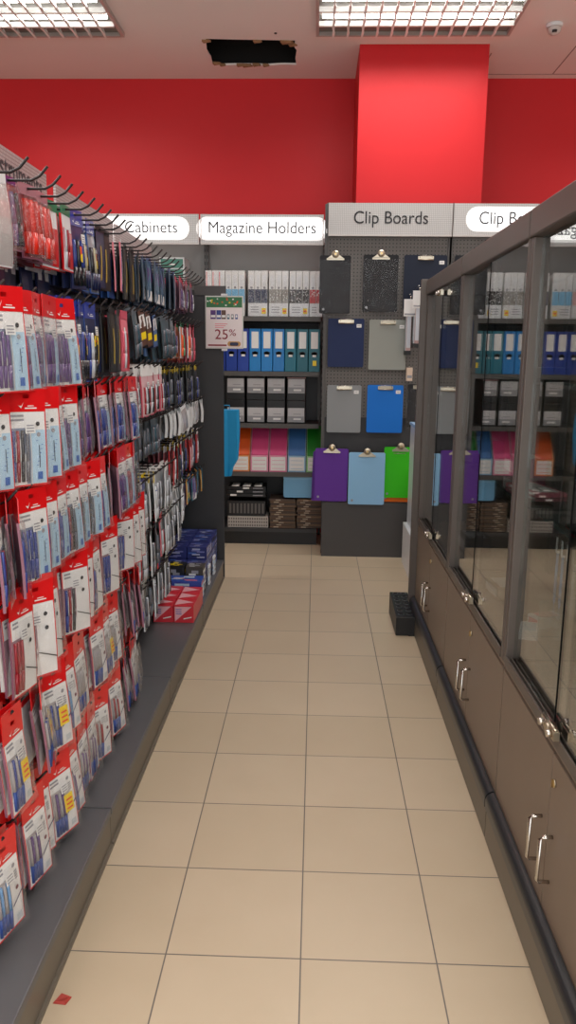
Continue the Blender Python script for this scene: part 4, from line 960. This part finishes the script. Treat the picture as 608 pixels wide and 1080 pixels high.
def row(kinds, y0, y1, z, xf, n_behind, rowname, pitch=.1, yaw=(-.3, .1), start=0, fullparts=True, tilt=0, gap=.022):
    """kinds: list cycled along the row"""
    y = y0; i = 0
    while y < y1:
        k = kinds[min(i, len(kinds)-1)] if len(kinds) > 3 else kinds[i % len(kinds)]
        x = xf-rnd.random()*.03; addhook(y, z, .335 if xf > -.84 else .20)
        lk, cat = LOOK[k]; where = f'{NUM[i+start]} hook, {rowname}'
        yw = rnd.uniform(*yaw)
        hang(k, x, y, z, f'{lk}, front of {where}', cat, None, fullparts, yw, rnd.uniform(-.03, .03), name=cat.replace(' ', '_'), roll=tilt+rnd.uniform(-.03, .03))
        if n_behind:
            x -= gap+rnd.random()*.008
            hang(k, x, y+rnd.uniform(-.008, .008), z, f'{lk} behind the front one, {where}', cat, None, False, yw+rnd.uniform(-.1, .1), rnd.uniform(-.03, .03), name=cat.replace(' ', '_'), roll=tilt)
        q = CACHE[k]['root']; W_ = q['w']
        for b in range(n_behind*2):
            x -= gap+rnd.random()*.008
            if x > -1.03: quick_card(y+rnd.uniform(-.008, .008), x, z, W_*.95, q['hh'], q['hb']*.95, q.materials[0], rnd.uniform(-.008, .01), CACHE[k]['head'].materials[0] if 'head' in CACHE[k] else q.materials[0])
        y += pitch; i += 1
# near bays, upper rows
row(['whitebag'], 1.99, 2.04, 1.925, -.78, 1, 'top row, nearer bays', yaw=(-.2, 0))
row(['darkorange', 'orange', 'orange', 'gift'], 2.13, 2.54, 1.935, -.785, 3, 'top row, nearer bays', start=1, pitch=.105, yaw=(-.3, .1))
row(['gift', 'bluepen', 'bluehead', 'bluehead', 'navybook', 'blackbook'], 2.57, 3.14, 1.94, -.785, 3, 'top row, nearer bays', start=5, pitch=.1, yaw=(-.2, .1))
row(['navydeep', 'bluepen', 'navydeep'], 1.95, 2.75, 1.80, -.86, 1, 'deep set row', pitch=.12, fullparts=False)
row(['bluestar', 'bluepen', 'bluepen', 'bluestar', 'navybook', 'blackbook', 'blackbook', 'pinkpens', 'pinkpens'], 2.28, 3.14, 1.642, -.71, 3, 'second row past red', pitch=.098, yaw=(-.2, .2))
# far bays
row(['bluewhite', 'blackbook', 'blackbook', 'navybook', 'teal', 'teal'], 3.22, 4.16, 1.925, -.775, 2, 'top row, third bay', pitch=.11, yaw=(-.1, .3))
row(['teal', 'teal', 'teal', 'smallred', 'smallred', 'smallred'], 4.22, 5.08, 1.92, -.775, 2, 'top row, farthest bay', pitch=.11, yaw=(0, .4))
row(['slate', 'brownbox', 'brownbox', 'bluebox', 'bluebox', 'slate', 'slate'], 3.22, 4.12, 1.665, -.73, 2, 'second row, third bay', pitch=.12, yaw=(-.2, .1), tilt=.18)
row(['orgreen', 'smallred', 'orgreen', 'orgreen', 'pinkpens'], 4.22, 5.0, 1.66, -.74, 2, 'second row, farthest bay', pitch=.12, yaw=(0, .3))
row(['pinkwhite', 'pinkwhite', 'pinkwhite', 'rosepack', 'pinkwhite'], 3.22, 3.78, 1.44, -.72, 3, 'third row, third bay', pitch=.1, yaw=(-.3, .1))
row(['darkyel', 'darkyel', 'slate'], 3.80, 5.0, 1.425, -.73, 2, 'third row, far end', pitch=.11, yaw=(0, .3))
row(['slate'], 3.22, 3.95, 1.21, -.78, 2, 'fourth row, third bay', pitch=.11, yaw=(-.1, .3))
row(['silverbag'], 4.0, 5.02, 1.215, -.71, 2, 'fourth row, far end', pitch=.12, yaw=(-.2, .4), tilt=.2)
row(['rosepack', 'darkyel', 'rosepack'], 4.05, 5.02, 1.03, -.73, 2, 'fifth row, far end', pitch=.11, yaw=(0, .3))
row(['whitepens', 'whiteblue', 'whiteyel', 'whiteyel', 'whitepens', 'whitepens', 'whitepens'], 3.22, 4.02, .955, -.73, 3, 'fifth row, third bay', pitch=.1, yaw=(-.1, .3))
row(['cards', 'colcards'], 4.40, 5.03, .78, -.70, 2, 'sixth row, far end', pitch=.11, yaw=(-.1, .3))
row(['whitepens'], 4.10, 4.35, .80, -.72, 1, 'sixth row, middle', pitch=.11, yaw=(0, .3))
row(['redwhite', 'whiteblue', 'greymix', 'slate', 'redyel', 'redwhite', 'whitepens', 'greymix'], 3.22, 4.15, .725, -.73, 2, 'sixth row, third bay', pitch=.1, yaw=(-.1, .3))
row(['greymix', 'greymix', 'slate', 'greymix', 'whitepens', 'greymix', 'greymix'], 3.22, 4.0, .50, -.74, 2, 'lowest row, third bay', pitch=.1, yaw=(0, .4))

SG = [None, (2.195, 3.155, 2.165), (3.262, 4.155, 2.155), (4.20, 5.10, 2.15)]
BL = ['gondola bay nearest the camera on the left, hung with pen packs', 'second gondola bay from the camera, under the lettered header panel', 'third gondola bay from the camera, with red boxes on its deck', 'farthest gondola bay on the left, next to the grey end panel']
o = rest.build('pen_pack_mass'); tag(o, 'mass of further pen packs hanging deep behind the front packs on every hook', 'pen packs'); o['kind'] = 'stuff'
gt = [gondola(a, b, BL[i], HOOKS[i], SG[i]) for i, (a, b) in enumerate(BAYS)]
text('Writing Instruments', .115, (.037, 2.69-BAYS[1][0], 2.10), (PI/2, 0, PI/2), TEXT, gt[1], width=.82, ext=.0006)
t = thing('shelf_end_panel', 'tall dark grey end panel at the far end of the left gondola', 'panel', (XW-.03, 5.153, 0))
o = MB().box(0, .508, 0, .022, 0, 1.90, DARKER).build('panel', t); addbevel(o, .002)

# promotion sign on its arm
t = thing('price_sign', 'white 25% promotion sign with green banner clipped at the gondola end', 'sign', (-.592, 5.128, 1.70))
MB().box(-.19, .010, .012, .0165, .168, .225, DARK).build('sign_arm', t)
MB().box(-.121, .121, 0, .006, -.164, .164, mat('sign_frame_clear', (206, 206, 200), .3)).build('holder', t)
MB().box(-.114, .114, -.0012, -.0002, -.156, .156, mat('sign_paper', (232, 222, 222), .45)).build('paper', t)
b = MB().box(-.114, .114, -.002, -.0014, .092, .156, mat('banner_green', (46, 110, 66), .5))
for k in range(26):
    xx = rnd.uniform(-.11, .10); zz = rnd.uniform(.095, .145); b.box(xx, xx+.010, -.0026, -.002, zz, zz+.008, rnd.choice([WHITE, mat('leaf_light', (120, 180, 90), .5), ORG, GREEN, YEL]))
b.build('banner', t)
for k, (x, wd, c) in enumerate(((-.088, .034, P_VIO), (-.05, .03, P_BLUE), (-.018, .028, BROWN), (.018, .016, TEAL), (.044, .016, P_GREY), (.07, .016, P_BLUE))):
    MB().box(x, x+wd, -.002, -.0014, .02, .075 if k < 3 else .05, c).box(x+.003, x+wd-.003, -.0024, -.002, .03, .045, WHITE).build('product_picture', t)
b = MB()
for k in range(3): b.box(-.06, .02-k*.012, -.002, -.0014, -.012-k*.011, -.008-k*.011, PINKL)
b.box(-.105, .015, -.002, -.0014, -.148, -.138, mat('maroon_line', (140, 40, 50), .5)); b.prism(rrect(.02, .105, -.150, -.118, .015, 4), -.002, -.0014, mat('gold_swash', (196, 150, 90), .5), 'y'); b.prism(rrect(.035, .09, -.146, -.124, .010, 4), -.0026, -.002, NAVY, 'y'); b.build('small_print', t)
MAR = mat('sale_maroon', (140, 24, 48), .5)
text('25', .088, (-.018, -.002, -.078), (PI/2, 0, 0), MAR, t, width=.082, ext=.0005); text('%', .058, (.052, -.002, -.066), (PI/2, 0, 0), MAR, t, width=.045, ext=.0005)
MB().box(-.018, .018, -.004, .010, -.178, -.165, WHITEP).build('holder_clip', t); MB().box(-.02, .02, -.004, .011, .165, .176, WHITEP).build('holder_clip', t)

# blue bag hanging off the far side of the end panel
BB = mat('cyan_fabric', (24, 150, 206), .6, bump=.4, bscale=9)
t = thing('blue_bag', 'bright blue folded plastic bag hanging behind the gondola end panel', 'bag', (-.60, 5.184, 1.14))
m = MB(); n = 9
for j in range(n-1):
    def rw(j):
        u = j/(n-1); z = -.44*u; wv = .012*math.sin(u*5)
        x1 = .092+.012*math.sin(u*3.1)-(.03*u if u > .8 else 0)-.02*u; x0 = -.05; yb_ = .10+.01*math.sin(u*7)
        return [(x0, 0, z), (x0+.045, -.006+wv*.3, z), (x0+.07, .008, z-.002), (x1-.012, .0, z), (x1, .012, z), (x1-.004, yb_, z), (x0, yb_, z)]
    a, b_ = rw(j), rw(j+1)
    for i in range(7): k = (i+1) % 7; m.face([a[i], b_[i], b_[k], a[k]], BB, False)
m.face(rw(0), BB); m.face(rw(n-1)[::-1], BB); m.build('body', t)
MB().tube([(-.03, .02, 0), (-.03, .02, .03), (.03, .03, .03), (.03, .03, 0)], .003, BB, 6).build('handle', t)

# boxes standing on the deck at the far end
def carton(x, y, z, wx, wy, hz, c, tri, label, grp, name='product_box'):
    t = thing(name, label, 'box', (x, y, z), rnd.uniform(-.02, .02), grp)
    o = MB().box(0, wx, 0, wy, 0, hz, c).build('box', t); addbevel(o, .0015, 1)
    m = MB()
    if tri == 'tri':
        m.face([(wx*.06, -.0006, hz*.06), (wx*.9, -.0006, hz*.92), (wx*.06, -.0006, hz*.92)], mat('box_blush', (228, 170, 176), .4))
        m.face([(wx*.06, wy*.06, hz+.0006), (wx*.94, wy*.5, hz+.0006), (wx*.06, wy*.94, hz+.0006)], MC['box_blush'])
        for k in range(3): m.face([(wx*.12, -.0012, hz*(.5+k*.12)), (wx*.4, -.0012, hz*(.5+k*.12)), (wx*.4, -.0012, hz*(.54+k*.12)), (wx*.12, -.0012, hz*(.54+k*.12))], BLUEM)
        m.face([(wx*.5, -.0012, hz*.2), (wx*.9, -.0012, hz*.3), (wx*.9, -.0012, hz*.36), (wx*.5, -.0012, hz*.26)], WHITE)
    else:
        for k in (0, 1, 2, 3, .4, 1.5, 2.5):
            a = rnd.uniform(.05, .5)*wx; z_ = hz*(.1+.22*k); m.face([(a, -.0006, z_), (a+wx*.4, -.0006, z_), (a+wx*.4, -.0006, z_+hz*.12), (a, -.0006, z_+hz*.12)], rnd.choice(tri))
            m.face([(wx+.0006, wy*.1, z_), (wx+.0006, wy*.9, z_), (wx+.0006, wy*.9, z_+hz*.10), (wx+.0006, wy*.1, z_+hz*.10)], rnd.choice(tri))
            a = rnd.uniform(.05, .6)*wx; b = wy*(.1+.2*k); m.face([(a, b, hz+.0006), (a+wx*.3, b, hz+.0006), (a+wx*.3, b+wy*.12, hz+.0006), (a, b+wy*.12, hz+.0006)], rnd.choice(tri))
    m.build('print', t)
BR = mat('box_red', (204, 44, 56), .4, coat=.2); ZD = .1325
for r in range(3):
    for c_ in range(2):
        carton(-.824+c_*.107, 3.86+r*.112, ZD, .104, .109, .094, BR, 'tri', f'red and white product box, {["front", "middle", "rear"][r]} {["left", "right"][c_]} of the cluster on the deck', 'red boxes on the left deck')
BN = mat('box_indigo', (40, 48, 112), .4, coat=.2); PT = [mat('lilac', (120, 124, 180), .4), mat('pale_lilac', (176, 180, 206), .4), NAVY, BLUEM]
carton(-.83, 4.215, ZD, .205, .12, .118, mat('box_cobalt', (44, 74, 160), .4), [PINKL, BLUEL, WHITE], 'cobalt blue box directly behind the red boxes on the deck', None)
carton(-.84, 4.345, ZD, .10, .10, .17, BLACK, [YEL, GREYP], 'black box with yellow print behind the cobalt box', None)
carton(-.733, 4.345, ZD, .10, .10, .165, CABD, [GREYP, WHITE], 'dark brown box beside the black one with yellow print', None)
for r in range(5):
    for c_ in range(2):
        for l in range(3 if r else 2):
            carton(-.885+c_*.122, 4.46+r*.125, ZD+l*.075, .119, .122, .0745, BN, PT, f'indigo patterned box, {["front", "second", "third", "fourth", "rear"][r]} row, {["left", "right"][c_]} column, layer {["one", "two", "three"][l]} from the deck', 'indigo boxes stacked at the far end of the deck')
o_ = None
for r in range(2): carton(-.634, 4.55+r*.22, ZD, .012, .06, .12, WHITEP, [GREYP, BLUEL], f'slim white box at the deck edge, {["nearer", "farther"][r]} one', None)
